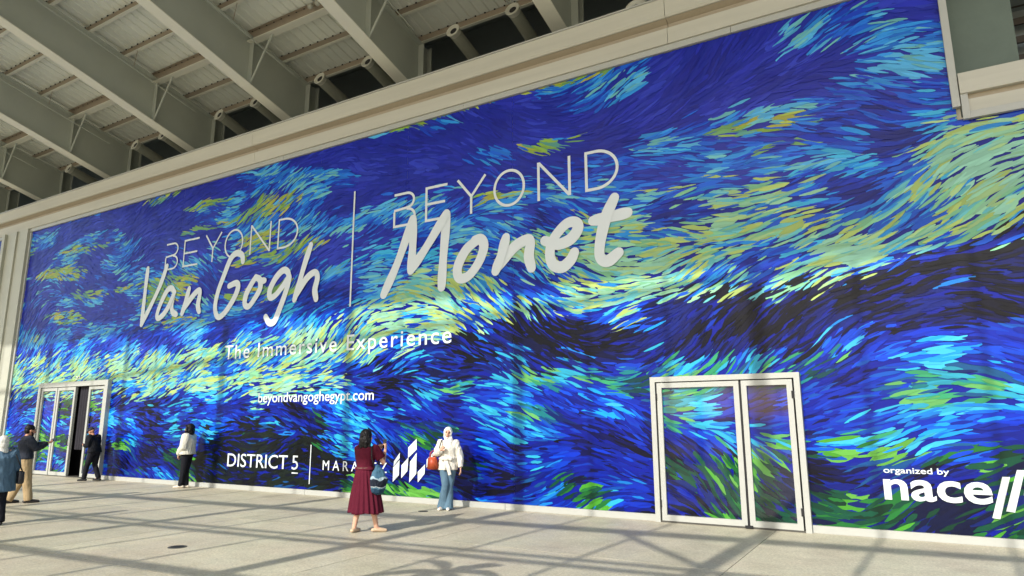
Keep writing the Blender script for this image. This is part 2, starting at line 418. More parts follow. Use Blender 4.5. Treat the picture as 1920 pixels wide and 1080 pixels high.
def print_region(name, x0, x1, z0, z1, y, parent, m_=None):
    verts = [(x0, y, z0), (x1, y, z0), (x1, y, z1), (x0, y, z1)]; faces = []; cols = []
    # ground colour as a grid of cells
    verts = []; n = max(1, round((x1 - x0) / .3)); m = max(1, round((z1 - z0) / .3))
    for j in range(m + 1):
        for i in range(n + 1): verts.append((x0 + (x1 - x0) * i / n, y, z0 + (z1 - z0) * j / m))
    for j in range(m):
        for i in range(n):
            a = j * (n + 1) + i; faces.append((a, a + 1, a + n + 2, a + n + 1))
            cx = x0 + (x1 - x0) * (i + .5) / n; cz = z0 + (z1 - z0) * (j + .5) / m
            zz = 'indigo' if cz > lerp_pts(BAND, cx) + .8 else 'low'; c = PALL[zz][1]; cols.append(c)
    for lay, poly, col, sx, sz in STROKES:
        if sx < x0 - .5 or sx > x1 + .5 or sz < z0 - .5 or sz > z1 + .5: continue
        q = poly
        if sx < x0 + .55 or sx > x1 - .55 or sz < z0 + .55 or sz > z1 - .55:
            q = clip(poly, x0, x1, z0, z1)
            if not q: continue
        b = len(verts); yy = y - .0008 - lay * .0002
        verts += [(p[0], yy, p[1]) for p in q]
        faces.append(tuple(range(b, b + len(q)))); cols.append(col)
    me = bpy.data.meshes.new(name); me.from_pydata(verts, [], faces)
    ca = me.color_attributes.new('Col', 'FLOAT_COLOR', 'CORNER')
    buf = []
    for f, c in zip(faces, cols): buf += list(c) * len(f)
    ca.data.foreach_set('color', buf)
    me.materials.append(m_ or M_print); o = bpy.data.objects.new(name, me); link(o, parent); return o

mural = thing('printed_mural', 'huge blue and yellow-green abstract print with white event lettering covering the wall', 'mural', (0, 0, 0))
for r in [(-28.5, -26.2, .118, 8.89), (-26.2, -22.0, 3.0, 8.89), (-22.0, -4.13, .118, 8.89), (-4.13, -1.63, 2.5, 8.89), (-1.63, 1.0, .118, 8.89), (1.0, 5.5, .118, 6.36)]:
    nst = max(1, round((r[1] - r[0]) / 2.9)); wst = (r[1] - r[0]) / nst
    for q in range(nst): print_region('printed_panel', r[0] + wst * q, r[0] + wst * (q + 1) - (.004 if q < nst - 1 else 0), r[2], r[3], 0.0, mural)
side_mural = thing('printed_mural', 'narrow continuation of the blue print at the far left, beyond the grey column', 'mural', (0, 0, 0))
print_region('printed_panel', -37, -30.5, .118, 8.89, 0.0, side_mural)

# ------------------------------------------------------------------ lettering
def smooth_path(P, seg=6):
    P = [Vector((p[0], p[1])) for p in P]
    if len(P) < 3: return [P[0].lerp(P[-1], i / 6) for i in range(7)]
    Q = [P[0] * 2 - P[1]] + P + [P[-1] * 2 - P[-2]]; out = []
    for i in range(1, len(Q) - 2):
        a, b, c, d = Q[i - 1:i + 3]
        for k in range(seg):
            t = k / seg
            out.append(.5 * ((2 * b) + (c - a) * t + (2 * a - 5 * b + 4 * c - d) * t * t + (3 * b - a - 3 * c + d) * t ** 3))
    out.append(P[-1]); return out
YL = -.022
def ribbon(bm, path, w, y, rounded=True, y_ramp=.003):
    pts = path; n = len(pts); L = []; Rr = []
    for i, p in enumerate(pts):
        d = (pts[min(i + 1, n - 1)] - pts[max(i - 1, 0)]).normalized(); nn = Vector((-d.y, d.x)); ww = w(i / (n - 1)) if callable(w) else w
        yy = y - y_ramp * i / n
        L.append(bm.verts.new((p.x + nn.x * ww, yy, p.y + nn.y * ww))); Rr.append(bm.verts.new((p.x - nn.x * ww, yy, p.y - nn.y * ww)))
    for i in range(n - 1): bm.faces.new((L[i], L[i + 1], Rr[i + 1], Rr[i]))
    if rounded:
        for e, (A, Bv, sgn) in enumerate(((L[0], Rr[0], -1), (L[-1], Rr[-1], 1))):
            c = (A.co + Bv.co) / 2; rad = (A.co - Bv.co).length / 2
            d = ((pts[0] - pts[1]) if e == 0 else (pts[-1] - pts[-2])).normalized()
            nn = (A.co - c).normalized(); arc = []
            for k in range(1, 6):
                t = math.pi * k / 6; arc.append(bm.verts.new(c + nn * math.cos(t) * rad + Vector((d.x, 0, d.y)) * math.sin(t) * rad))
            bm.faces.new([A] + arc + [Bv])
    return bm
def script_word(name, strokes, w):
    for k, s in enumerate(strokes):
        bm = bmesh.new()
        ww = lambda t: w * (1.0 + .08 * math.sin(t * 9)) * (1 - .12 * (abs(t - .5) * 2) ** 4)
        ribbon(bm, smooth_path(s), ww, YL - .0045 - .0042 * (k % 3))
        yield bm
VG = [[(-20.58, 6.52), (-20.6, 5.83), (-20.62, 4.73)], [(-19.56, 6.48), (-19.83, 5.88), (-20.2, 5.31), (-20.62, 4.73)], [(-19.03, 5.6), (-19.21, 5.74), (-19.43, 5.68), (-19.7, 5.3), (-19.83, 4.99), (-19.76, 4.86), (-19.54, 4.93), (-19.29, 5.16), (-19.08, 5.52)], [(-19.06, 5.58), (-19.14, 5.25), (-19.07, 5.01), (-18.86, 4.9)], [(-18.33, 5.64), (-18.45, 5.26), (-18.57, 4.91)], [(-18.52, 5.02), (-18.15, 5.37), (-17.87, 5.54), (-17.79, 5.45), (-17.83, 5.09), (-17.75, 4.9)], [(-15.96, 6.18), (-16.02, 6.37), (-16.27, 6.46), (-16.51, 6.32), (-16.74, 5.89), (-16.97, 5.39), (-17.04, 4.95), (-16.88, 4.67), (-16.6, 4.76), (-16.25, 5.12), (-16.09, 5.43), (-16.17, 5.58), (-16.48, 5.53)], [(-15.36, 5.66), (-15.53, 5.47), (-15.72, 5.19), (-15.74, 4.94), (-15.57, 4.86), (-15.33, 5.07), (-15.15, 5.32), (-15.18, 5.56), (-15.36, 5.66)], [(-15.18, 5.54), (-14.98, 5.52)], [(-14.02, 5.52), (-14.11, 5.68), (-14.29, 5.72), (-14.55, 5.54), (-14.75, 5.24), (-14.72, 5.03), (-14.5, 5.08), (-14.23, 5.31), (-14.01, 5.52), (-14.11, 5.14), (-14.32, 4.68), (-14.49, 4.37), (-14.69, 4.34), (-14.85, 4.51)], [(-13.26, 6.29), (-13.44, 5.83), (-13.63, 5.27), (-13.76, 4.88)], [(-13.71, 4.98), (-13.36, 5.39), (-13.06, 5.53), (-12.95, 5.38), (-13.02, 5.07), (-12.96, 4.82)]]
MO = [[(-10.7, 4.71), (-10.29, 5.45), (-9.86, 6.46)], [(-9.85, 6.46), (-9.84, 5.8), (-9.88, 5.21)], [(-9.88, 5.21), (-9.44, 5.7), (-8.87, 6.43)], [(-8.86, 6.42), (-8.94, 5.44), (-8.98, 4.72)], [(-7.97, 5.7), (-8.3, 5.51), (-8.53, 5.15), (-8.5, 4.88), (-8.25, 4.89), (-7.98, 5.16), (-7.84, 5.49), (-7.91, 5.68), (-8.08, 5.69)], [(-7.27, 5.63), (-7.38, 5.27), (-7.53, 4.92)], [(-7.45, 5.02), (-7.08, 5.38), (-6.75, 5.52), (-6.67, 5.43), (-6.71, 5.15), (-6.65, 4.89)], [(-6.33, 5.43), (-6.03, 5.31), (-5.73, 5.38), (-5.56, 5.58), (-5.62, 5.72), (-5.83, 5.71), (-6.11, 5.45), (-6.21, 5.16), (-6.14, 4.9), (-5.93, 4.82), (-5.74, 4.94), (-5.65, 5.09)], [(-4.75, 6.09), (-4.94, 5.72), (-5.08, 5.22), (-5.09, 4.92), (-4.93, 4.82), (-4.7, 4.96)], [(-5.23, 5.69), (-4.87, 5.71), (-4.49, 5.74)]]
def join_bms(bms):
    out = bmesh.new()
    for b in bms:
        me = bpy.data.meshes.new('tmp'); b.to_mesh(me); b.free(); out.from_mesh(me); bpy.data.meshes.remove(me)
    return out
def letters_from(strokes, groups, w):
    """one object per script letter"""
    bms = list(script_word('', strokes, w)); i = 0
    for g in groups:
        mk('script_letter', join_bms(bms[i:i + g]), M_letter, mural); i += g
letters_from(VG, [2, 2, 2, 1, 2, 1, 2], .092)
letters_from(MO, [4, 1, 2, 1, 2], .118)
def arc(cx, cz, rx, rz, a0, a1, n=22): return [Vector((cx + rx * math.cos(R(a0 + (a1 - a0) * i / n)), cz + rz * math.sin(R(a0 + (a1 - a0) * i / n)))) for i in range(n + 1)]
def seg(*p):
    return [Vector(q) for q in p]
def poly_letter(parts, w):
    bm = bmesh.new()
    for k, (P, rnd) in enumerate(parts):
        Q = []
        for a, b in zip(P, P[1:]):
            Q.append(a)
        Q.append(P[-1]); ribbon(bm, Q, w, YL - .0006 * k, rounded=False, y_ramp=0)
    mk('letter', bm, M_letter, mural)
def beyond(X, z0, z1, w):
    h = z1 - z0; m = z0 + h * .5
    b0, b1 = X[0]; r = h * .25
    # stencil B: upper bowl open at the left, stem on the lower half only
    poly_letter([(seg((b0 + .02, z1 - w), (b1 - r * 1.2, z1 - w)) + arc(b1 - r * 1.2, m + r, r * 1.0, r - w, 90, -90)[1:] + seg((b0 + .02, m)), 0),
                 (seg((b0 + w, m - w), (b0 + w, z0)), 0),
                 (seg((b1 - r * 1.2, m)) + arc(b1 - r * 1.15, m - r + w / 2, r * 1.1, r - w / 2, 90, -90)[1:] + seg((b0 + w * 2, z0 + w)), 0)], w)
    a, b = X[1]; poly_letter([(seg((a + w, z0), (a + w, z1)), 0), (seg((a + 2 * w, z1 - w), (b, z1 - w)), 0), (seg((a + 2 * w, m), (b - .06, m)), 0), (seg((a + 2 * w, z0 + w), (b, z0 + w)), 0)], w)
    a, b = X[2]; c = (a + b) / 2; poly_letter([(seg((a + w, z1), (c, m - .02)), 0), (seg((b - w, z1), (c, m - .02)), 0), (seg((c, m), (c, z0)), 0)], w)
    a, b = X[3]; poly_letter([(arc((a + b) / 2, m, (b - a) / 2 - w, h / 2 - w, 0, 360, 40), 0)], w)
    a, b = X[4]; poly_letter([(seg((a + w, z0), (a + w, z1)), 0), (seg((a + w * 1.4, z1 - .02), (b - w * 1.4, z0 + .02)), 0), (seg((b - w, z0), (b - w, z1)), 0)], w)
    a, b = X[5]; poly_letter([(seg((a + w, z0), (a + w, z1)), 0), (seg((a + 2 * w, z1 - w), (a + .25, z1 - w)) + arc(a + .25, m, b - a - .25 - w, h / 2 - w, 90, -90)[1:] + seg((a + 2 * w, z0 + w)), 0)], w)
beyond([(-19.7, -19.05), (-18.78, -18.05), (-17.76, -16.98), (-16.84, -16.02), (-15.72, -14.86), (-14.58, -13.78)], 6.34, 7.2, .027)
beyond([(-10.47, -9.8), (-9.5, -8.86), (-8.6, -7.78), (-7.6, -6.79), (-6.49, -5.7), (-5.38, -4.64)], 6.32, 7.18, .031)
def slab_poly(name, pts, y=YL, d=.004, m=M_letter, parent=mural):
    mk(name, prism(bmesh.new(), [Vector((a, y, b)) for a, b in pts], Vector((0, -d, 0))), m, parent)
slab_poly('divider_line', [(-11.80, 4.52), (-11.75, 4.52), (-11.75, 7.5), (-11.80, 7.5)])
slab_poly('divider_line', [(-12.89, .25), (-12.865, .25), (-12.865, 1.18), (-12.89, 1.18)])
for s_ in [[(-10.23, .86), (-10.07, 1.05), (-10.07, .93), (-10.24, .75)], [(-10.25, .73), (-10.07, .89), (-10.08, .56), (-10.25, .41)], [(-10.01, .78), (-9.82, .95), (-9.84, .66), (-10.01, .5)], [(-9.83, 1.17), (-9.6, 1.36), (-9.59, 1.13), (-9.83, .94)], [(-9.77, .86), (-9.59, 1.06), (-9.59, .61), (-9.78, .42)], [(-9.55, .65), (-9.35, .82), (-9.36, .62), (-9.54, .43)], [(-9.31, .92), (-9.14, 1.07), (-9.15, .91), (-9.31, .75)]]:
    slab_poly('logo_bar', s_)
slab_poly('letter', [(.94, .95), (1.03, .95), (.85, .37), (.76, .38)][::-1])
slab_poly('letter', [(1.12, 1.05), (1.21, 1.05), (1.03, .47), (.93, .48)][::-1])
def text(body, x0, x1, zb, zh, weight=0, spacing=1.0, shear=0, name='lettering', ref=None):
    """text laid on the wall: left edge x0, right edge x1, baseline zb; zh = height of the reference glyph above the baseline"""
    cu = bpy.data.curves.new(name, 'FONT'); cu.body = body; cu.size = 1; cu.offset = weight; cu.extrude = .002; cu.shear = shear
    cu.space_character = spacing; cu.resolution_u = 4
    o = bpy.data.objects.new(name, cu); COL.objects.link(o)
    dg = bpy.context.evaluated_depsgraph_get(); dg.update()
    me = bpy.data.meshes.new_from_object(o.evaluated_get(dg)); COL.objects.unlink(o); bpy.data.objects.remove(o)
    xs = [v.co.x for v in me.vertices]; top = max(v.co.y for v in me.vertices)
    sx = (x1 - x0) / (max(xs) - min(xs)); sz = zh / top; mx = min(xs)
    for v in me.vertices: v.co = Vector((x0 + (v.co.x - mx) * sx, YL - v.co.z, zb + v.co.y * sz))
    # split into letters: islands whose x ranges overlap belong together
    bm = bmesh.new(); bm.from_mesh(me); bpy.data.meshes.remove(me); seen = set(); isl = []
    for v in bm.verts:
        if v in seen: continue
        st = [v]; seen.add(v); comp = []
        while st:
            a = st.pop(); comp.append(a)
            for e in a.link_edges:
                b_ = e.other_vert(a)
                if b_ not in seen: seen.add(b_); st.append(b_)
        isl.append([min(c.co.x for c in comp), max(c.co.x for c in comp), comp])
    isl.sort(key=lambda c: c[0]); gr = []
    for c in isl:
        if gr and c[0] < gr[-1][1] - .35 * min(c[1] - c[0], gr[-1][1] - gr[-1][0]): gr[-1][1] = max(gr[-1][1], c[1]); gr[-1][2] += c[2]
        else: gr.append(c)
    for g0, g1, vs in gr:
        b2 = bmesh.new(); mp_ = {v: b2.verts.new(v.co) for v in vs}
        for f_ in {f for v in vs for f in v.link_faces}: b2.faces.new([mp_[v] for v in f_.verts])
        mk('letter', b2, M_letter, mural)
    bm.free()
text('The Immersive Experience', -16.45, -8.69, 3.44, .38, weight=.004, spacing=1.18)
text('beyondvangoghegypt.com', -14.93, -10.9, 2.235, .245, weight=.009)
text('DISTRICT', -16.0, -13.68, .575, .335, weight=.002)
text('5', -13.52, -13.3, .575, .335)
slab_poly('underline', [(-13.51, .475), (-13.29, .475), (-13.29, .505), (-13.51, .505)])
text('MARAKEZ', -12.45, -10.44, .595, .225, spacing=1.55)
text('organized by', -.54, .31, .955, .085, weight=.012)
text('nace', -.56, .80, .575, .29, weight=.02)
text('e', 1.16, 1.52, .575, .29, weight=.02)
text('21', -24.15, -23.9, 3.12, .12)

# ------------------------------------------------------------------ doors
def leaf(parent, x0, x1, z0, z1, y=-.07, fw=.1):
    bm = bmesh.new()
    box(bm, x0, x0 + fw, y - .05, y + .03, z0, z1); box(bm, x1 - fw, x1, y - .05, y + .03, z0, z1)
    box(bm, x0 + fw, x1 - fw, y - .05, y + .03, z0, z0 + fw * 1.1); box(bm, x0 + fw, x1 - fw, y - .05, y + .03, z1 - fw, z1)
    lf = mk('leaf', bm, M_paint, parent)
    print_region('glazed_panel', x0 + fw, x1 - fw, z0 + fw * 1.1, z1 - fw, y + .01, lf, M_glass)
    return lf
def handle(parent, x, z, y=-.13, h=.3):
    bm = bmesh.new(); tube(bm, [(x, y, z), (x, y - .05, z), (x, y - .05, z + h), (x, y, z + h)], .012, 8); mk('handle', bm, M_black, parent)
dl = thing('entrance_door', 'tall white framed entrance at the left, partly open over a black curtain', 'door', (0, 0, 0))
bm = bmesh.new(); box(bm, -26.26, -26.1, -.14, .2, 0, 3.06); box(bm, -22.12, -21.94, -.14, .2, 0, 3.06); box(bm, -26.1, -22.12, -.14, .2, 2.9, 3.06)
mk('frame', bm, M_paint, dl)
l1 = leaf(dl, -26.05, -25.02, .03, 2.88); l2 = leaf(dl, -24.98, -23.86, .03, 2.88); l3 = leaf(dl, -23.12, -22.16, .03, 2.88, y=-.03)
handle(l2, -23.91, 1.0)
bm = bmesh.new()
for i in range(30):
    a = [-23.85 + .75 * i / 30, .04 + .035 * math.sin(i * 1.1)]; b = [-23.85 + .75 * (i + 1) / 30, .04 + .035 * math.sin((i + 1) * 1.1)]
    bm.faces.new([bm.verts.new(v) for v in ((a[0], a[1], .86), (b[0], b[1], .86), (b[0], b[1], 2.9), (a[0], a[1], 2.9))])
bmesh.ops.remove_doubles(bm, verts=bm.verts, dist=1e-4); mk('curtain', bm, M_curtain, dl, smooth=True)
mk('interior_shade_panel', B(-26.1, -22.12, .36, .4, 0, 3.0), M_black, dl)  # black sheet painted in for the shade of the unlit room behind
mk('threshold', B(-26.1, -22.12, -.12, .2, .0, .025), M_rubber, dl)
dr = thing('entrance_door', 'closed white framed double door at the right, one wide and one narrow leaf', 'door', (0, 0, 0))
bm = bmesh.new(); box(bm, -4.15, -4.06, -.13, .2, 0, 2.52); box(bm, -1.70, -1.61, -.13, .2, 0, 2.52); box(bm, -4.06, -1.70, -.13, .2, 2.43, 2.52)
mk('frame', bm, M_paint, dr)
l1 = leaf(dr, -4.03, -2.585, .03, 2.41, fw=.088); l2 = leaf(dr, -2.545, -1.73, .03, 2.41, fw=.088)
mk('centre_strip', B(-2.586, -2.544, -.1, -.06, .03, 2.4), M_black, dr)
for z in (.25, 2.1):
    mk('hinge', B(-1.748, -1.704, -.135, -.1, z, z + .12), M_black, dr); mk('hinge', B(-4.056, -4.024, -.135, -.1, z, z + .12), M_black, dr)
mk('interior_shade_panel', B(-4.06, -1.7, .3, .34, 0, 2.44), M_black, dr)  # black sheet, the unlit space behind the leaves given as colour
mk('threshold', B(-4.06, -1.70, -.12, .2, .0, .025), M_rubber, dr)
mk('door_stop', B(-2.62, -2.5, -.17, -.122, .012, .05), M_black, dr)

# ------------------------------------------------------------------ canopy roof
BX = [-34.6, -30.0, -25.0, -20.0, -15.4, -10.95, -6.25, -1.6, 3.1]
ZB = lambda y: 10.59 - .285 * (y - .95)
ZT = lambda y: 12.03 - .232 * (y - 1.3)
Y0, Y1 = 1.35, -16.6
roof = thing('canopy_roof', 'high sloping canopy roof of grey girders, purlins and ribbed sheet', 'roof', (0, 0, 0))
def yz_plate(bm, pts, x0, x1): return prism(bm, [Vector((x0, y, z)) for y, z in pts], Vector((x1 - x0, 0, 0)))
def girder(x):
    bm = bmesh.new()
    yz_plate(bm, [(Y0, ZB(Y0)), (Y1, ZB(Y1)), (Y1, ZT(Y1)), (Y0, ZT(Y0))], x - .009, x + .009)
    g = mk('girder', bm, M_steel, roof)
    bm = bmesh.new(); yz_plate(bm, [(Y0, ZB(Y0) - .025), (Y1, ZB(Y1) - .025), (Y1, ZB(Y1)), (Y0, ZB(Y0))], x - .19, x + .19); mk('bottom_flange', bm, M_flange, g)
    bm = bmesh.new(); yz_plate(bm, [(Y0, ZT(Y0)), (Y1, ZT(Y1)), (Y1, ZT(Y1) + .02), (Y0, ZT(Y0) + .02)], x - .17, x + .17); mk('top_flange', bm, M_steel, g)
    for y in (-.75, -6.3, -11.8):
        mk('stiffener', B(x - .18, x + .18, y - .008, y + .008, ZB(y) + .005, ZT(y) - .005), M_steel, g)
    mk('end_plate', B(x - .19, x + .19, Y0 + .002, Y0 + .03, ZB(Y0) - .1, ZT(Y0)), M_steel, g)
    bm = bmesh.new()                                    # column behind the end plate
    box(bm, x - .15, x + .15, Y0 + .04, Y0 + .06, 8.87, 12.1); box(bm, x - .15, x + .15, Y0 + .40, Y0 + .42, 8.87, 12.1); box(bm, x - .01, x + .01, Y0 + .06, Y0 + .40, 8.87, 12.1)
    mk('column', bm, M_steel, g)
    return g
gs = [girder(x) for x in BX]
PY = [1.32, .32] + [-.75 - 1.08 * k for k in range(15)]
for k, y in enumerate(PY):
    z = ZT(y) + .025
    big = (k - 2) % 5 == 0
    bm = bmesh.new()
    if big:
        box(bm, -37, 6, y - .008, y + .008, z - .12, z + .19); box(bm, -37, 6, y - .09, y + .09, z + .192, z + .205)
    else:
        box(bm, -37, 6, y - .006, y + .006, z + .003, z + .2)
    pu = mk('tie_beam' if big else 'purlin', bm, M_purlin, roof)
    mk('flange', B(-37, 6, y - (.12 if big else .05), y + (.12 if big else .05), z - (.145 if big else .01), z - (.122 if big else -.0028)), M_flange, pu)
    if big:
        for x in BX:
            for s in (-1, 1):
                mk('fly_brace', tube(bmesh.new(), [(x + s * .95, y, z - .15), (x + s * .1, y + .02 * s, ZB(y) + .03)], .032, 6), M_steel, roof)
# ribbed sheet running down the slope
bm = bmesh.new(); pitch = .3; x = -37.0
prof = []
while x < 6:
    prof += [(x, 0), (x + .2, 0), (x + .225, .035), (x + .275, .035)]; x += pitch
ya, yb = 1.42, -17.2
za, zb_ = ZT(ya) + .24, ZT(yb) + .24
A_ = [bm.verts.new((px, ya, za + pz)) for px, pz in prof]; B_ = [bm.verts.new((px, yb, zb_ + pz)) for px, pz in prof]
for i in range(len(prof) - 1): bm.faces.new((A_[i], A_[i + 1], B_[i + 1], B_[i]))
sh = mk('roof_sheet', bm, M_sheet, roof)
sm = sh.modifiers.new('thick', 'SOLIDIFY'); sm.thickness = .01; sm.offset = 1
mk('edge_gutter', B(-37, 6, -17.35, -17.2, ZT(-17.2) - .35, ZT(-17.2) + .32), M_steel, roof)
bm = bmesh.new()
for y in PY:
    for k in range(143):
        x = -37 + .3 * k + .1; z = ZT(y) + .235
        if abs(x + 15) < 20: box(bm, x - .02, x + .02, y - .035, y - .01, z - .03, z - .002)
tag(mk('sheet_clip', bm, M_black, roof), kind='stuff')
for x in BX[:-1]:
    for dx in (2.95, 3.05): mk('conduit', tube(bmesh.new(), [(x + dx, 1.2, ZT(1.2) + .2), (x + dx, -9, ZT(-9) + .2)], .012, 5), M_purlin, roof)
# suspension rods
for bi, x in enumerate(BX[:-1]):
    w_ = BX[bi + 1] - x
    mk('tie_rod', tube(bmesh.new(), [(x + .75, .25, ZT(.25) - .62), (x + .62, -12, ZT(-12) - .25)], .014, 6), M_steel, roof)
    for k in (0, 3, 6, 9):
        y = -1.83 - 1.08 * k
        mk('hanger', tube(bmesh.new(), [(x + .7, y, ZT(y) - .45), (x + .85, y, ZT(y) + .2)], .009, 5), M_purlin, roof)

# ------------------------------------------------------------------ jet nozzles
def nozzle(x, y, z, label, rad=.17):
    t = thing('air_nozzle', label, 'air duct', (x, y, z), 0, 'round air nozzles above the fascia')
    d = Vector((0, 1, -.29)).normalized(); u, v = frame_of(d)
    L = 3.0
    mk('duct', tube(bmesh.new(), [d * .12, d * L], rad * .92, 24, caps=False), M_duct, t, smooth=True)
    bm = bmesh.new()
    prof = [(.13, rad * .93), (.06, rad * 1.0), (.01, rad * 1.12), (-.012, rad * 1.13), (-.016, rad * 1.04), (.012, rad * .86), (.022, rad * .70), (.012, rad * .62), (.02, rad * .56), (.05, rad * .56)]
    rings = [[bm.verts.new(d * a + (u * math.cos(q) + v * math.sin(q)) * r) for q in [2 * math.pi * k / 28 for k in range(28)]] for a, r in prof]
    for a, b in zip(rings, rings[1:]):
        for k in range(28): bm.faces.new((a[k], a[(k + 1) % 28], b[(k + 1) % 28], b[k]))
    mk('flared_mouth', bm, M_lampm, t, smooth=True)
    mk('throat_shade_disc', tube(bmesh.new(), [d * .026, d * .04], rad * .57, 20), M_black, t)  # black disc just inside the mouth, painted shade of the hollow duct
    for q in (.9, 1.9):
        mk('band_clip', tube(bmesh.new(), [d * q, d * (q + .04)], rad * .97, 24), M_duct, t)
NZ = [(-27.1, 'alone in the bay at the far left'), (-22.7, 'left of the pair, second bay from the left'), (-21.1, 'right of the pair, second bay from the left'),
      (-18.1, 'left of the pair, third bay from the left'), (-16.4, 'right of the pair, third bay from the left'),
      (-13.65, 'left of the pair, fourth bay from the left'), (-11.85, 'right of the pair, fourth bay from the left'),
      (-9.0, 'left of the pair, fifth bay from the left'), (-7.28, 'right of the pair, fifth bay from the left')]
for x, l in NZ: nozzle(x, .3, 11.3, 'round air nozzle, ' + l)
nozzle(-4.25, .25, 10.27, 'round air nozzle set lowest, alone beside the diagonal brace at the top', .2)

# spot lamps clipped to the tie beam
def spots(x, label):  # a bar of three lamps
    y = -.75; z = ZT(y) + .1
    t = thing('spot_lamp_bar', label, 'lamp', (x, y - .12, z), 0, 'clusters of small spot lamps on the tie beam')
    mk('bar', tube(bmesh.new(), [(-.38, 0, .06), (.38, 0, .06)], .012, 6), M_lampm, t)
    for k in (-1, 0, 1):
        mk('lamp', tube(bmesh.new(), [(k * .27, .02, .04), (k * .27 + .02, -.04, -.02), (k * .27 + .04, -.12, -.1)], [.03, .06, .075], 12), M_lampm, t, smooth=True)
SP = [(-26.2, 'row of three small spot lamps on the tie beam, farthest left'), (-21.4, 'row of three small spot lamps on the tie beam, second from the left'),
      (-16.75, 'row of three small spot lamps on the tie beam, third from the left'), (-12.5, 'row of three small spot lamps on the tie beam, nearest the top edge')]
for a in SP: spots(*a)
# diagonal brace seen above the fascia at right
br = thing('diagonal_brace', 'dark diagonal steel brace rising behind the fascia beside the sixth girder', 'brace', (0, 0, 0))
mk('bar', tube(bmesh.new(), [(-5.7, 1.2, 9.9), (-3.2, 1.2, 12.2)], .13, 4), M_steel, br)
mk('gusset', B(-5.95, -5.7, 1.19, 1.21, 9.85, 10.4), M_steel, br)

# ------------------------------------------------------------------ open facade grid across the terrace (casts the lattice of shadows)
fac = thing('facade_grid', 'tall open steel facade grid across the terrace whose shadow lattice falls on the paving', 'facade', (0, 0, 0))
FY = lambda x: -16.6 + .085 * (x + 9)
def grid_post(x, wd):
    y = FY(x); mk('mullion', B(x - wd / 2, x + wd / 2, y - .08, y + .08, 0, ZT(y) + .2), M_grid, fac)
for k in range(-6, 5):
    xm = -12.0 + 4.78 * k - SUN_DX * 12
    grid_post(xm, .26)
    for q in (1, 2): grid_post(xm + 4.78 * q / 3, .065)
def rail(z, h, dy=0):
    bm = bmesh.new(); xa, xb = -42, 12
    pts = [(xa, FY(xa) + dy), (xb, FY(xb) + dy)]
    vs = []
    for (x_, y_) in pts:
        vs.append([bm.verts.new((x_, y_ + oy, z + oz)) for oy, oz in ((-.05, 0), (.05, 0), (.05, h), (-.05, h))])
    for i in range(4): bm.faces.new((vs[0][i], vs[0][(i + 1) % 4], vs[1][(i + 1) % 4], vs[1][i]))
    bm.faces.new(vs[0][::-1]); bm.faces.new(vs[1]); mk('transom', bm, M_grid, fac)
for z, h, dy in [(.0, .12, 0), (3.0, .12, 0), (4.75, .1, 0), (6.28, .16, .3), (6.5, .07, 0), (8.0, .1, 0), (8.2, .06, 0.1), (9.75, .24, 0), (14.9, .1, 0)]: rail(z, h, dy)
xa = -2.2
mk('bracing_rod', tube(bmesh.new(), [(xa - 2.7, FY(xa), 9.6), (xa + 2.4, FY(xa), 6.2)], .06, 8), M_grid, fac)
mk('bracing_rod', tube(bmesh.new(), [(xa + 2.6, FY(xa), 9.6), (xa + 7.2, FY(xa), 6.2)], .06, 8), M_grid, fac)
# ------------------------------------------------------------------ people
def skin_mat(): return mat('skin', srgb(176, 124, 96), .55, var=.05, scale=8)
M_skin = skin_mat(); M_skin2 = mat('lighter_skin', srgb(206, 158, 132), .55, var=.05, scale=8)
def cloth(name, c, var=.1, scale=14, rough=.85, st=None): return mat(name, c, rough, var=var, scale=scale, bump=.25, bscale=60, stretch=st, spec=.2)
M_hair = cloth('black_hair', srgb(20, 17, 18), .25, 30, .5)
def remesh(name, bm, voxel, m, parent, amp=0, fr=6, stretch=(1, 1, .45), smooth=2, cut=None, seed=0.0, deci=None):
    me = bpy.data.meshes.new(name); bmesh.ops.recalc_face_normals(bm, faces=bm.faces); bm.to_mesh(me); bm.free()
    o = bpy.data.objects.new(name, me); COL.objects.link(o)
    r = o.modifiers.new('r', 'REMESH'); r.mode = 'VOXEL'; r.voxel_size = voxel
    if smooth:
        q = o.modifiers.new('s', 'SMOOTH'); q.iterations = smooth; q.factor = .5
    dg = bpy.context.evaluated_depsgraph_get(); dg.update()
    out = bpy.data.meshes.new_from_object(o.evaluated_get(dg)); bpy.data.objects.remove(o); bpy.data.meshes.remove(me)
    if amp:
        ns = [v.normal.copy() for v in out.vertices]
        for v, n in zip(out.vertices, ns):
            p = Vector((v.co.x * stretch[0], v.co.y * stretch[1], v.co.z * stretch[2])) * fr
            k = noise.noise(p + Vector((seed, 0, 0))) + .5 * noise.noise(p * 2.3 + Vector((0, seed, 3)))
            v.co += n * amp * (1 - 2.2 * abs(k))
    out.materials.clear(); out.materials.append(m); out.name = name
    for p in out.polygons: p.use_smooth = True
    q = bpy.data.objects.new(name, out); link(q, parent)
    return q
def rings(bm, L, n=20):
    """horizontal elliptical rings: (x, y, z, rx, ry)"""
    rs = [[bm.verts.new((x + rx * math.cos(2 * math.pi * k / n), y + ry * math.sin(2 * math.pi * k / n), z)) for k in range(n)] for x, y, z, rx, ry in L]
    for a, b in zip(rs, rs[1:]):
        for k in range(n): bm.faces.new((a[k], a[(k + 1) % n], b[(k + 1) % n], b[k]))
    bm.faces.new(rs[0][::-1]); bm.faces.new(rs[-1]); return bm
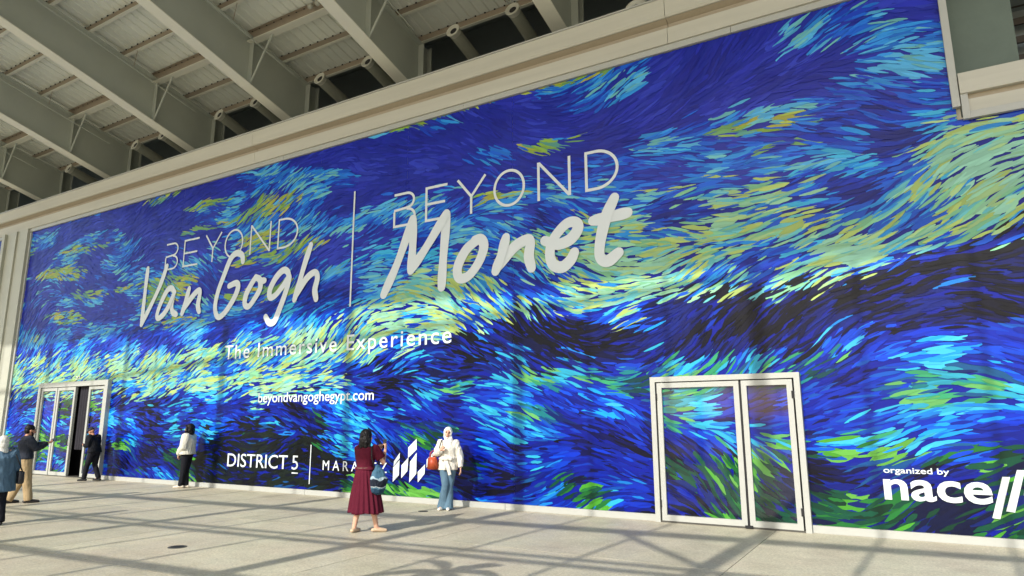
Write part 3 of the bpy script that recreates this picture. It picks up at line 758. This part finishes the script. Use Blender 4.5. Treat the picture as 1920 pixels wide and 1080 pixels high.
def hand(bm, wrist, d, nrm, side, curl=.5, s=1.0):
    """wrist point, direction of the palm, palm normal (the way the fingers curl), side: +1 thumb towards d x nrm"""
    w = Vector(wrist); d = Vector(d).normalized(); nrm = Vector(nrm); nrm = (nrm - d * nrm.dot(d)).normalized(); t = d.cross(nrm) * side
    c = w + d * .045 * s
    tube(bm, [w - d * .01, w + d * .03 * s, w + d * .085 * s], [.024 * s, .036 * s, .038 * s], 12, round_ends=True, flat=.42, U=t)
    for k, ln in enumerate((.068, .078, .072, .056)):
        b = w + d * .08 * s + t * (.029 - .0195 * k) * s
        a1 = curl * (.5 + .12 * k); p1 = b + (d * math.cos(a1) + nrm * math.sin(a1)) * ln * .5 * s
        a2 = a1 + curl * 1.0; p2 = p1 + (d * math.cos(a2) + nrm * math.sin(a2)) * ln * .3 * s
        a3 = a2 + curl * .7; p3 = p2 + (d * math.cos(a3) + nrm * math.sin(a3)) * ln * .24 * s
        tube(bm, [b - d * .02, p1, p2, p3], [.0098 * s, .0094 * s, .0086 * s, .0075 * s], 8, round_ends=True)
    b = w + d * .03 * s + t * .025 * s
    p1 = b + (d * .55 + t * .8 + nrm * .25).normalized() * .034 * s; p2 = p1 + (d * .9 + t * .35 + nrm * .4 * curl).normalized() * .028 * s
    tube(bm, [b, p1, p2], [.013 * s, .0115 * s, .009 * s], 8, round_ends=True)
def head(bm, c, Rm, s=1.0):
    def P(x, y, z): return Vector(c) + Rm @ (Vector((x, y, z)) * s)
    def E(x, y, z, r): ellip(bm, P(x, y, z), [q * s for q in r], Rm.to_3x3(), 18, 14)
    E(0, -.012, .022, (.074, .094, .090)); E(0, .018, -.035, (.058, .066, .074)); E(0, .045, -.078, (.030, .030, .026))
    E(.038, .055, -.028, (.022, .020, .024)); E(-.038, .055, -.028, (.022, .020, .024)); E(0, .070, .034, (.050, .020, .016))
    tube(bm, [P(0, .080, .020), P(0, .093, -.004), P(0, .104, -.022)], [.009 * s, .011 * s, .014 * s], 8, round_ends=True)
    E(0, .088, -.030, (.019, .014, .009)); E(0, .082, -.056, (.024, .012, .008)); E(0, .079, -.067, (.020, .012, .008))
    for sx in (-1, 1): E(sx * .076, -.005, -.008, (.010, .020, .032))
def face_bits(par, c, Rm, s, brow=True, lip=(150, 70, 66)):
    def P(x, y, z): return Vector(c) + Rm @ (Vector((x, y, z)) * s)
    me_ = mat('eye_dark', srgb(30, 22, 20), .2); ml = mat('lip_%d' % lip[0], srgb(*lip), .5)
    for sx in (-1, 1):
        bm = ellip(bmesh.new(), P(sx * .030, .0785, .010), [.0135 * s, .006 * s, .0065 * s], Rm, 10, 6); mk('eye', bm, me_, par, True)
        if brow: mk('eyebrow', tube(bmesh.new(), [P(sx * .046, .074, .027), P(sx * .03, .089, .031), P(sx * .014, .089, .028)], [.003 * s, .004 * s, .003 * s], 6), M_hair, par, True)
    mk('mouth', tube(bmesh.new(), [P(-.02, .088, -.060), P(0, .0935, -.063), P(.02, .088, -.060)], [.003 * s, .0055 * s, .003 * s], 8), ml, par, True)
def rot(yaw=0, pitch=0, roll=0): return (Matrix.Rotation(yaw, 3, 'Z') @ Matrix.Rotation(pitch, 3, 'X') @ Matrix.Rotation(roll, 3, 'Y'))
def shoe(par, ank, toe, m, s=1.0, name='shoe', heel=.0):
    a = Vector((ank[0], ank[1], 0)); d = Vector((toe[0], toe[1], 0)).normalized(); t = Vector((d.y, -d.x, 0)); z = Vector((0, 0, 1))
    bm = bmesh.new()
    tube(bm, [a - d * .055 * s + z * .038, a + z * .042, a + d * .07 * s + z * .034, a + d * .15 * s + z * .026], [.036 * s, .042 * s, .044 * s, .034 * s], 12, round_ends=True, flat=.85, U=t)
    o = remesh(name, bm, .006, m, par, smooth=2)
    for v in o.data.vertices: v.co.z = max(v.co.z, .002)
    return o
def person(label, x, y, facing, height, J, skin=None, group=None):
    """J: joints in local metres for a 1.65 m figure, facing +Y, right hand at +X"""
    k = height / 1.65; t = thing('person', label, 'person', (x, y, 0), facing, group); t.scale = (k, k, k)
    g = dict(hipL=(-.085, 0, .88), hipR=(.085, 0, .88), kneeL=(-.09, .02, .47), kneeR=(.09, .02, .47), ankL=(-.09, -.02, .075), ankR=(.09, -.02, .075),
             toeL=(-.1, 1), toeR=(.1, 1), shL=(-.165, 0, 1.34), shR=(.165, 0, 1.34), elL=(-.21, -.02, 1.07), elR=(.21, -.02, 1.07), wrL=(-.2, .05, .84), wrR=(.2, .05, .84),
             hdL=(0, .1, -1), hdR=(0, .1, -1), nmL=(1, 0, 0), nmR=(-1, 0, 0), cuL=.4, cuR=.4, pel=(0, 0, .93), waist=(0, 0, 1.06), chest=(0, .0, 1.24), neck=(0, -.005, 1.40), head=(0, .02, 1.535),
             hy=0, hp=0, hr=0, sL=1, sR=-1, fat=1.0)
    g.update(J); V = {a: (Vector(b) if isinstance(b, tuple) and len(b) == 3 else b) for a, b in g.items()}
    skin = skin or M_skin
    bm = bmesh.new(); f = V['fat']
    pe, wa, ch, ne = V['pel'], V['waist'], V['chest'], V['neck']
    rings(bm, [(pe.x, pe.y, pe.z - .1, .12 * f, .09 * f), (pe.x, pe.y, pe.z - .03, .155 * f, .105 * f), (wa.x, wa.y, wa.z, .12 * f, .09 * f), (ch.x, ch.y, ch.z, .145 * f, .105 * f), (ne.x, ne.y, ne.z - .06, .14 * f, .075), (ne.x, ne.y, ne.z - .01, .06, .055)])
    Rm = rot(V['hy'], V['hp'], V['hr'])
    tube(bm, [ne - Vector((0, 0, .05)), ne + Vector((0, 0, .02)), V['head'] - Vector((0, .015, .04))], [.058, .052, .05], 14)
    head(bm, V['head'], Rm)
    for s in 'LR':
        tube(bm, [V['hip' + s], V['knee' + s], V['ank' + s]], [.083 * f, .054 * f, .037], 12, round_ends=True)
        mid = V['knee' + s].lerp(V['ank' + s], .3) + Vector((0, -.018, 0)); ellip(bm, mid, (.046, .046, .10))
        tube(bm, [V['sh' + s], V['el' + s], V['wr' + s]], [.052 * f, .040 * f, .026], 12, round_ends=True)
        hand(bm, V['wr' + s], V['hd' + s], V['nm' + s], V['s' + s], V['cu' + s])
        a = V['ank' + s]; td = Vector((V['toe' + s][0], V['toe' + s][1], 0)).normalized()
        tube(bm, [a + Vector((0, 0, .0)), a + td * .05 + Vector((0, 0, -.03)), a + td * .13 + Vector((0, 0, -.045))], [.036, .032, .024], 10, round_ends=True)
    body = remesh('body', bm, .0065, skin, t, smooth=2)
    V['t'] = t; V['R'] = Rm; V['face'] = body
    return V
def tt(V, s, k0='sh', k1='el', k2='wr', f=1.0, ext=0): return V[k0 + s], V[k1 + s], V[k2 + s]
def top(V, m, name='shirt', hem=.86, g=1.15, sleeve=1.0, wid=1.0, amp=.006, neck=.07, fr=9, sl_r=(.066, .056, .042), seed=1.0, belly=0):
    bm = bmesh.new(); pe, wa, ch, ne = V['pel'], V['waist'], V['chest'], V['neck']; f = V['fat']
    z0 = hem
    rings(bm, [(pe.x, pe.y, z0, .165 * g * wid * f, .120 * g * wid * f), (pe.x, pe.y, max(z0 + .02, pe.z), .168 * g * f * (wid + 1) / 2, .118 * g * f), (wa.x, wa.y + belly, wa.z, .135 * g * f * wid, .105 * g * f * wid), (ch.x, ch.y, ch.z, .155 * g * f, .118 * g * f),
               (ne.x, ne.y, ne.z - .055, .15 * g * f, .085 * g), (ne.x, ne.y, ne.z - .015, .085, .07), (ne.x, ne.y, ne.z + .018, neck, neck * .95)])
    for s in 'LR':
        a, b, c = V['sh' + s], V['el' + s], V['wr' + s]; rr = [q * g * f for q in sl_r]
        if sleeve >= 1: c2 = b.lerp(c, .97); tube(bm, [a + (V['neck'] - a) * .25, a, a.lerp(b, .5), b, b.lerp(c2, .5), c2], [rr[0] * .9, rr[0] * 1.04, rr[0], rr[1] * 1.04, rr[1], rr[2]], 14)
        else: tube(bm, [a + (V['neck'] - a) * .25, a, a.lerp(b, sleeve * .5), a.lerp(b, sleeve)], [rr[0] * .9, rr[0] * 1.02, rr[0] * 1.02, rr[0] * 1.12], 14)
    return remesh(name, bm, .008, m, V['t'], amp=amp, fr=fr, smooth=3, seed=seed)
def trousers(V, m, top_z=1.0, r=(.105, .078, .064), flare=None, amp=.006, name='trousers', seed=2.0, f=1.0):
    bm = bmesh.new(); pe = V['pel']; ff = V['fat'] * f
    rings(bm, [(pe.x, pe.y, .80, .14 * ff, .11 * ff), (pe.x, pe.y, .88, .168 * ff, .125 * ff), (pe.x, pe.y, top_z, .15 * ff, .112 * ff)])
    for s in 'LR':
        a, b, c = V['hip' + s], V['knee' + s], V['ank' + s]; rr = list(r); e = flare or rr[2]
        d = (c - b).normalized(); c2 = c + d * (.02 if not flare else .045)
        tube(bm, [a + Vector((0, 0, .05)), a.lerp(b, .4), b, b.lerp(c2, .5), c2], [rr[0] * ff, rr[0] * .92 * ff, rr[1] * ff, (rr[1] + e) / 2 * .97 * ff, e * ff], 14)
    return remesh(name, bm, .008, m, V['t'], amp=amp, fr=8, smooth=3, seed=seed)
def head_pt(V, x, y, z): return V['head'] + V['R'] @ Vector((x, y, z))
def scarf(V, m, drape=True, name='headscarf', wide=1.0):
    bm = bmesh.new(); h = lambda x, y, z: head_pt(V, x, y, z)
    ellip(bm, h(0, -.030, .026), (.090 * wide, .098, .103), V['R'], 18, 14); ellip(bm, h(0, -.045, -.05), (.085 * wide, .075, .10), V['R'], 18, 14)
    P = [h(.066 * math.sin(a), .060 - .022 * abs(math.sin(a)), -.006 + .088 * math.cos(a)) for a in [2 * math.pi * k / 20 for k in range(21)]]
    tube(bm, P, .016, 8)
    n = V['neck']
    tube(bm, [h(0, .0, -.10), n + Vector((0, .012, .03)), n + Vector((0, .01, -.05))], [.062, .092, .115], 16, round_ends=True)
    if drape: ellip(bm, n + Vector((0, .045, -.09)), (.10, .075, .08))
    return remesh(name, bm, .006, m, V['t'], amp=.004, fr=13, smooth=2, seed=5)
def held(name, label, cat, V, group=None):
    """an Empty that sits where the holder stands, so shapes can be given in the holder's coordinates"""
    t = V['t']; o = thing(name, label, cat, tuple(t.location), t.rotation_euler.z, group); o.scale = t.scale; return o
def phone(V, c, d, n, label):
    """c centre, d long axis, n screen normal"""
    t = held('mobile_phone', label, 'phone', V); d = Vector(d).normalized(); n = Vector(n); n = (n - d * n.dot(d)).normalized(); s = d.cross(n)
    M = Matrix((s, n, d)).transposed().to_4x4(); M.translation = Vector(c)
    bm = B(-.037, .037, -.0045, .0045, -.076, .076, bev=.003); bmesh.ops.transform(bm, matrix=M, verts=bm.verts); mk('case', bm, mat('phone_case', srgb(40, 44, 60), .4), t)
    bm = B(-.033, .033, .0046, .0056, -.07, .07); bmesh.ops.transform(bm, matrix=M, verts=bm.verts); mk('screen', bm, mat('phone_screen', srgb(20, 24, 34), .1), t)
    for q in (-.022, -.006):
        bm = tube(bmesh.new(), [(.02, -.0045, .06 + q), (.02, -.007, .06 + q)], .006, 10); bmesh.ops.transform(bm, matrix=M, verts=bm.verts); mk('lens', bm, M_black, t)

# 1 ---- woman in the burgundy dress, back to the camera, photographing
M_dress = cloth('burgundy_cloth', srgb(84, 18, 38), .12, 10)
V = person('woman in a burgundy dress seen from behind, holding up a phone', -7.88, -3.5, R(4), 1.61,
    dict(elR=(.30, .10, 1.12), wrR=(.17, .31, 1.31), hdR=(-.15, .35, 1), nmR=(-1, -.2, 0), cuR=.9, elL=(-.22, .16, 1.12), wrL=(-.0, .32, 1.30), hdL=(.35, .2, 1), nmL=(1, -.1, 0), cuL=.9,
         shL=(-.165, .02, 1.335), shR=(.165, .03, 1.345), kneeL=(-.10, .0, .47), ankL=(-.13, -.07, .075), kneeR=(.13, .06, .47), ankR=(.18, .12, .075), toeR=(.75, .7), toeL=(-.15, 1), hy=R(-14), hp=R(-2), fat=1.05, sR=-1, sL=1), skin=M_skin2)
T = V['t']
top(V, M_dress, 'dress_top', hem=1.0, g=1.13, sleeve=.72, wid=.95, amp=.005, neck=.062, seed=3)
def skirt(V, z0, z1, r0, r1, m, cx=(0, 0), pleats=26, tier=None, name='skirt'):
    bm = bmesh.new(); n = 208; rows = 26; rs = []
    for j in range(rows + 1):
        t = j / rows; z = z0 + (z1 - z0) * t
        if tier: r = (r0 + (tier[1] - r0) * (t / tier[0]) ** .8) if t < tier[0] else tier[1] + .006 + (r1 - tier[1]) * ((t - tier[0]) / (1 - tier[0])) ** .9
        else: r = r0 + (r1 - r0) * t ** .85
        row = []
        for k in range(n):
            a = 2 * math.pi * k / n
            pl = .016 * t ** .6 * math.sin(pleats * a + 2.0 * noise.noise(Vector((math.cos(a), math.sin(a), t * .7)))) + .02 * t * noise.noise(Vector((math.cos(a) * 2, math.sin(a) * 2, t * 1.5)))
            rr = r + pl; row.append(bm.verts.new((cx[0] * t + rr * math.cos(a), cx[1] * t + rr * .84 * math.sin(a), z + (.012 * math.sin(a * 5) if j == rows else 0))))
        rs.append(row)
    for a, b in zip(rs, rs[1:]):
        for k in range(n): bm.faces.new((a[k], a[(k + 1) % n], b[(k + 1) % n], b[k]))
    o = mk(name, bm, m, V['t'], smooth=True); q = o.modifiers.new('t', 'SOLIDIFY'); q.thickness = .004; return o
skirt(V, 1.03, .315, .152, .30, M_dress, cx=(.03, .02), pleats=19, tier=(.45, .225))
mk('belt', tube(bmesh.new(), [(0, 0, 1.005), (0, 0, 1.045)], [.158, .158], 40, flat=.86, U=(1, 0, 0)), mat('brown_belt', srgb(92, 66, 52), .5), T, True)
bm = bmesh.new(); H = lambda x, y, z: head_pt(V, x, y, z)
ellip(bm, H(0, -.028, .035), (.092, .098, .098), V['R'], 18, 14); ellip(bm, H(0, -.055, -.06), (.098, .075, .12), V['R'], 18, 14)
for i in range(16):
    a = math.pi * (1.0 + i / 15); x_, y_ = .085 * math.cos(a), .075 * math.sin(a) - .02
    tube(bm, [H(x_, y_, .0), H(x_ * 1.15, y_ * 1.1, -.09), H(x_ * 1.2 + random.uniform(-.015, .015), y_ * 1.1, -.155 - random.uniform(0, .035))], [.026, .024, .012], 8, round_ends=True)
remesh('hair', bm, .007, M_hair, T, amp=.009, fr=16, stretch=(1, 1, .7), smooth=1, seed=7)
M_beige = mat('beige_flat_shoe', srgb(196, 170, 140), .5)
shoe(T, V['ankL'], V['toeL'], M_beige); shoe(T, V['ankR'], V['toeR'], M_beige)
phone(V, (.085, .40, 1.42), (0, .1, 1), (0, -1, 0), 'dark mobile phone held up by the woman in the burgundy dress')
bg_ = held('shoulder_bag', 'slouchy teal and dark blue patterned bag hanging at the hip of the burgundy dress', 'bag', V)
bm = bmesh.new(); tube(bm, [(.27, -.02, 1.04), (.29, -.02, .98), (.31, -.02, .85), (.30, -.02, .74)], [.05, .10, .155, .13], 18, round_ends=True, flat=.5, U=(.5, 1, 0))
def bag_mat():
    m = bpy.data.materials.new('dip_dyed_cloth'); m.use_nodes = True; t = m.node_tree; b = t.nodes['Principled BSDF']; b.inputs['Roughness'].default_value = .8
    tc = t.nodes.new('ShaderNodeTexCoord'); n = t.nodes.new('ShaderNodeTexNoise'); n.inputs['Scale'].default_value = 5; t.links.new(tc.outputs['Object'], n.inputs[0])
    sp = t.nodes.new('ShaderNodeSeparateXYZ'); t.links.new(tc.outputs['Object'], sp.inputs[0])
    ma = t.nodes.new('ShaderNodeMath'); ma.operation = 'MULTIPLY_ADD'; ma.inputs[1].default_value = .22; t.links.new(n.outputs[0], ma.inputs[0]); t.links.new(sp.outputs['Z'], ma.inputs[2])
    r = t.nodes.new('ShaderNodeValToRGB'); r.color_ramp.interpolation = 'CONSTANT'; e = r.color_ramp.elements
    e[0].position = 0; e[0].color = srgb(24, 60, 84)
    for p_, c in ((.80, (70, 110, 132)), (.825, (190, 200, 205)), (.84, (12, 24, 44)), (.96, (150, 170, 180)), (.985, (58, 98, 122)), (1.0, (58, 98, 122))):
        q = e.new(p_) if p_ < 1 else e[-1]; q.position = p_; q.color = srgb(*c)
    t.links.new(ma.outputs[0], r.inputs[0]); t.links.new(r.outputs[0], b.inputs['Base Color']); return m
remesh('bag_body', bm, .008, bag_mat(), bg_, amp=.012, fr=11, smooth=2, seed=4)
mk('strap', tube(bmesh.new(), [(.24, -.04, 1.02), (.20, -.09, 1.2), (.165, -.06, 1.385), (.17, .02, 1.41), (.20, .08, 1.2), (.27, .03, 1.03)], .014, 8, flat=.4), M_black, bg_, True)

# 2 ---- woman in white with an orange bag, posing against the mural
M_white = cloth('white_blouse_cloth', srgb(214, 208, 196), .05, 10); M_jean = cloth('washed_blue_denim', srgb(86, 112, 130), .18, 7, st=(1, 1, .5))
V = person('smiling woman in white headscarf, white blouse and flared jeans by the mural', -8.3, -.62, math.pi + R(26), 1.62,
    dict(elR=(.27, -.0, 1.09), wrR=(.12, .20, 1.20), hdR=(-.5, .5, .55), nmR=(-.6, -.5, .2), cuR=1.5, elL=(-.245, -.02, 1.06), wrL=(-.27, .04, .84), hdL=(-.05, .2, -1), nmL=(1, 0, 0), cuL=.35,
         kneeR=(.03, .12, .50), ankR=(.10, .0, .085), kneeL=(-.04, .02, .47), ankL=(-.02, .02, .075), toeR=(.35, 1), toeL=(-.1, 1), hy=R(6), hr=R(-7), head=(.01, .025, 1.53), pel=(.01, 0, .93), shL=(-.155, 0, 1.33), shR=(.155, 0, 1.34), fat=1.03), skin=M_skin2)
T = V['t']; face_bits(V['face'], V['head'], V['R'], 1.0, lip=(160, 70, 66))
top(V, M_white, 'blouse', hem=.80, g=1.09, wid=1.08, amp=.012, fr=11, seed=8, sl_r=(.064, .058, .046))
trousers(V, M_jean, 1.0, (.100, .070, .09), flare=.105, seed=9)
scarf(V, cloth('white_headscarf_cloth', srgb(226, 224, 218), .03, 10))
bm = bmesh.new()                                   # tied bow at the waist with two hanging ends
ellip(bm, (.01, .165, 1.02), (.05, .035, .04)); ellip(bm, (.075, .16, 1.03), (.06, .025, .045), rot(0, 0, .3)); ellip(bm, (-.06, .16, 1.03), (.06, .025, .045), rot(0, 0, -.3))
tube(bm, [(.0, .165, 1.0), (-.03, .185, .86), (-.07, .18, .70)], [.022, .04, .034], 10, flat=.3, U=(1, 0, 0)); tube(bm, [(.02, .165, 1.0), (.05, .185, .9), (.05, .18, .80)], [.022, .038, .03], 10, flat=.3, U=(1, 0, 0))
tube(bm, [(.17, .03, 1.03), (.12, .12, 1.03), (0, .158, 1.02), (-.12, .12, 1.03), (-.17, .03, 1.03)], .026, 10)
remesh('waist_tie', bm, .006, M_white, T, amp=.004, fr=16, smooth=2)
Mw = mat('white_shoe', srgb(224, 220, 210), .45); shoe(T, V['ankL'], V['toeL'], Mw); shoe(T, V['ankR'], V['toeR'], Mw)
hb = held('handbag', 'orange-brown leather handbag hanging at the elbow of the woman in white', 'bag', V)
M_org = mat('orange_leather', srgb(176, 74, 40), .45, var=.08, scale=8)
bm = bmesh.new(); a_ = [Vector(q) for q in ((.20, -.05, .80), (.43, -.05, .80), (.40, .00, 1.05), (.23, .00, 1.05))]; prism(bm, a_, Vector((0, .13, 0)))
bmesh.ops.bevel(bm, geom=list(bm.edges), offset=.018, segments=3, affect='EDGES'); mk('bag_body', bm, M_org, hb, True)
mk('side_gusset', B(.185, .2, -.03, .06, .83, 1.0, bev=.005), mat('dark_brown_leather', srgb(84, 34, 24), .5), hb)
for yy in (-.01, .09): mk('strap', tube(bmesh.new(), [(.26, yy, 1.05), (.27, yy, 1.14), (.315, .03, 1.18), (.36, yy, 1.14), (.37, yy, 1.05)], .009, 8), M_org, hb, True)
mk('shoulder_strap', tube(bmesh.new(), [(.19, .06, 1.05), (.15, .19, 1.24), (.13, .12, 1.36), (.14, .0, 1.41), (.15, -.09, 1.3)], .009, 8), M_black, hb, True)

# 3 ---- woman in the pale sweater leaning by the wall
M_sw = cloth('cream_sweater_wool', srgb(206, 202, 188), .08, 20); M_blk = cloth('black_cloth', srgb(24, 25, 32), .15, 10)
V = person('dark-haired woman in a loose cream sweater and black trousers by the mural', -17.15, -.42, R(118), 1.66,
    dict(elR=(.20, .02, 1.06), wrR=(.07, .21, .90), hdR=(-.45, .3, -.9), nmR=(-.3, -1, 0), cuR=.5, elL=(-.21, .02, 1.06), wrL=(-.06, .22, .88), hdL=(.35, .25, -.95), nmL=(.3, -1, 0), cuL=.5,
         kneeL=(-.06, .04, .47), kneeR=(.06, .04, .47), ankL=(-.05, .10, .075), ankR=(.05, .0, .075), hy=R(10), fat=1.1, chest=(0, -.01, 1.24)), skin=M_skin2)
T = V['t']; face_bits(V['face'], V['head'], V['R'], 1.0, lip=(168, 76, 72))
top(V, M_sw, 'sweater', hem=.88, g=1.3, wid=1.1, amp=.008, seed=11, sl_r=(.074, .066, .046))
trousers(V, M_blk, 1.0, (.10, .074, .058), seed=12, amp=.004)
bm = bmesh.new(); H = lambda x, y, z: head_pt(V, x, y, z)
ellip(bm, H(0, -.035, .035), (.108, .108, .108), V['R'], 18, 14); ellip(bm, H(0, -.05, -.05), (.125, .095, .12), V['R'], 18, 14)
for sx in (-1, 1): tube(bm, [H(sx * .085, .02, .04), H(sx * .10, .02, -.06), H(sx * .095, .03, -.13)], [.032, .04, .03], 10, round_ends=True)
tube(bm, [H(-.06, .055, .085), H(0, .075, .092), H(.06, .055, .085)], .022, 8, round_ends=True)
remesh('hair', bm, .007, M_hair, T, amp=.014, fr=14, stretch=(1, 1, 1), smooth=1, seed=17)
M_snk = mat('pale_sneaker', srgb(206, 196, 180), .6)
shoe(T, V['ankL'], V['toeL'], M_snk, 1.08); shoe(T, V['ankR'], V['toeR'], M_snk, 1.08)

# 4 ---- man in dark jumper and khaki trousers, photographing
M_nvy = cloth('charcoal_jumper', srgb(40, 44, 54), .12, 16); M_khk = cloth('khaki_cotton', srgb(164, 142, 108), .08, 9)
V = person('man in dark jumper and khaki trousers holding a phone out in front', -17.3, -4.3, R(-10), 1.69,
    dict(elR=(.22, .13, 1.15), wrR=(.08, .36, 1.25), hdR=(-.2, 1, .25), nmR=(-.4, -.1, 1), cuR=.6, elL=(-.21, .14, 1.16), wrL=(-.04, .36, 1.25), hdL=(.2, 1, .2), nmL=(.3, 0, 1), cuL=.6,
         kneeL=(-.10, .0, .47), ankL=(-.12, -.17, .08), kneeR=(.09, .07, .47), ankR=(.12, .13, .075), toeL=(-.1, 1), toeR=(.3, 1), hp=R(-8), head=(0, .04, 1.53), fat=1.1))
T = V['t']; face_bits(V['face'], V['head'], V['R'], 1.0)
top(V, M_nvy, 'jumper', hem=.93, g=1.16, wid=1.0, amp=.006, seed=21, belly=.012, sl_r=(.070, .058, .042))
trousers(V, M_khk, 1.0, (.105, .08, .07), seed=22, amp=.008)
mk('belt', tube(bmesh.new(), [(0, 0, .955), (0, 0, .985)], [.186, .186], 32, flat=.76, U=(1, 0, 0)), M_black, T, True)
bm = bmesh.new(); H = lambda x, y, z: head_pt(V, x, y, z)
ellip(bm, H(0, -.022, .048), (.082, .098, .082), V['R'], 18, 14); ellip(bm, H(0, -.055, -.01), (.074, .06, .07), V['R'], 18, 14)
remesh('hair', bm, .006, M_hair, T, amp=.004, fr=20, smooth=1)
bm = bmesh.new(); tube(bm, [H(-.058, .02, -.03), H(-.045, .055, -.085), H(0, .07, -.105), H(.045, .055, -.085), H(.058, .02, -.03)], [.012, .02, .024, .02, .012], 8, round_ends=True); remesh('beard', bm, .005, M_hair, T, smooth=1)
Ms = mat('dark_leather_shoe', srgb(34, 28, 28), .4); shoe(T, V['ankL'], V['toeL'], Ms, 1.15); shoe(T, V['ankR'], V['toeR'], Ms, 1.15)
phone(V, (.02, .50, 1.325), (.9, .3, .15), (0, -1, .5), 'dark mobile phone held out by the man in the charcoal jumper')

# 5 ---- man in black with a cap walking out of the doors
V = person('man in black clothes and cap by the open door, looking down', -21.62, -.5, R(112), 1.62,
    dict(elR=(.20, .06, 1.08), wrR=(.08, .28, 1.06), hdR=(-.2, 1, .1), nmR=(-.4, 0, 1), cuR=.7, elL=(-.21, .06, 1.08), wrL=(-.06, .28, 1.06), hdL=(.2, 1, .1), nmL=(.4, 0, 1), cuL=.7,
         pel=(0, -.02, .90), waist=(0, .0, 1.04), chest=(0, .05, 1.20), neck=(0, .10, 1.36), head=(0, .17, 1.475), shL=(-.17, .07, 1.31), shR=(.17, .07, 1.31),
         hipL=(-.085, -.02, .86), hipR=(.085, -.02, .86), kneeL=(-.09, .12, .47), ankL=(-.09, .18, .08), kneeR=(.09, .0, .46), ankR=(.09, -.17, .09), hp=R(-32), fat=1.08))
T = V['t']; face_bits(V['face'], V['head'], V['R'], 1.0)
M_bj = cloth('black_jacket_cloth', srgb(20, 22, 28), .15, 12)
top(V, M_bj, 'jacket', hem=.86, g=1.22, wid=1.05, amp=.008, seed=31, sl_r=(.072, .062, .048)); trousers(V, M_blk, .98, (.10, .07, .06), seed=32)
bm = bmesh.new(); H = lambda x, y, z: head_pt(V, x, y, z)
ellip(bm, H(0, -.015, .055), (.086, .100, .075), V['R'], 18, 14); tube(bm, [H(0, .05, .06), H(0, .12, .052), H(0, .15, .046)], [.07, .062, .04], 12, flat=.12, U=(1, 0, 0)); remesh('cap', bm, .006, M_black, T, smooth=1)
shoe(T, V['ankL'], V['toeL'], M_black, 1.12); shoe(T, V['ankR'], V['toeR'], M_black, 1.12)
phone(V, (.01, .43, 1.11), (.1, 1, .35), (0, -.4, 1), 'mobile phone in the hands of the man in black')

# 6 ---- woman in a blue denim jacket at the left edge
M_den = cloth('blue_denim_jacket_cloth', srgb(80, 104, 124), .15, 7)
V = person('woman in a blue jacket and pale headscarf at the left edge', -14.08, -6.12, R(84), 1.52,
    dict(elR=(.25, .02, 1.06), wrR=(.20, .12, .88), elL=(-.24, .0, 1.06), wrL=(-.24, .12, .88), kneeL=(-.08, .06, .47), kneeR=(.08, .0, .47), ankL=(-.08, .10, .08), ankR=(.08, -.12, .08), fat=1.28, hp=R(-6)), skin=M_skin2)
T = V['t']; face_bits(V['face'], V['head'], V['R'], 1.0)
top(V, M_den, 'jacket', hem=.62, g=1.2, wid=1.16, amp=.012, seed=41, fr=7, sl_r=(.072, .064, .05)); trousers(V, M_blk, .98, (.095, .072, .06), seed=42)
scarf(V, cloth('pale_headscarf_cloth', srgb(206, 204, 196), .04, 10), wide=1.05)
shoe(T, V['ankL'], V['toeL'], M_black); shoe(T, V['ankR'], V['toeR'], M_black)
sb = held('shoulder_bag', 'black and grey leather shoulder bag of the woman at the left edge', 'bag', V)
bm = bmesh.new(); box(bm, .27, .37, -.20, .08, .74, .98, bev=.03); mk('bag_body', bm, mat('black_leather', srgb(32, 30, 34), .4), sb, True)
mk('grey_flap', B(.372, .38, -.16, .04, .76, .88, bev=.003), mat('grey_leather', srgb(120, 112, 104), .5), sb)
mk('strap', tube(bmesh.new(), [(.33, -.17, .97), (.24, -.14, 1.2), (.17, -.06, 1.42), (.18, .06, 1.42), (.27, .08, 1.2), (.33, .05, .97)], .012, 8), M_black, sb, True)

# 7 ---- big-leaved plant on the terrace, left of the camera: its leaves throw the shadow at the bottom of the picture
pt = thing('potted_plant', 'tall broad-leaved potted plant beside the viewpoint whose leaf shadow falls on the near paving', 'plant', (-5.35, -11.5, 0))
mk('pot', tube(bmesh.new(), [(0, 0, .002), (0, 0, .5), (0, 0, .56)], [.2, .28, .28], 20), M_col, pt, True)
mk('trunk', tube(bmesh.new(), [(0, 0, .5), (.05, 0, 2), (0, 0, 4.25)], [.04, .03, .022], 10), M_trunk, pt, True)
for i, (a, el, L_) in enumerate([(.2, .5, .85), (1.3, .3, .8), (2.6, .55, .9), (3.5, .2, .85), (4.4, .7, .7), (5.4, .35, .9), (.9, 1.1, .7)]):
    bm = bmesh.new(); rowl = []; rowr = []
    for k in range(9):
        t = k / 8; c = Vector((math.cos(a) * t * L_, math.sin(a) * t * L_, 4.2 + math.sin(el) * t * L_ - .55 * t * t)); wv = .12 * math.sin(math.pi * min(1, t * .93 + .05)) ** .8 + .004
        sd = Vector((-math.sin(a), math.cos(a), 0)) * wv; rowl.append(bm.verts.new(c + sd + Vector((0, 0, wv * .3)))); rowr.append(bm.verts.new(c - sd + Vector((0, 0, wv * .3))))
    mid = []
    for k in range(9):
        t = k / 8; mid.append(bm.verts.new((math.cos(a) * t * L_, math.sin(a) * t * L_, 4.2 + math.sin(el) * t * L_ - .55 * t * t)))
    for k in range(8): bm.faces.new((rowl[k], rowl[k + 1], mid[k + 1], mid[k])); bm.faces.new((mid[k], mid[k + 1], rowr[k + 1], rowr[k]))
    mk('leaf', bm, M_leaf, pt, True)
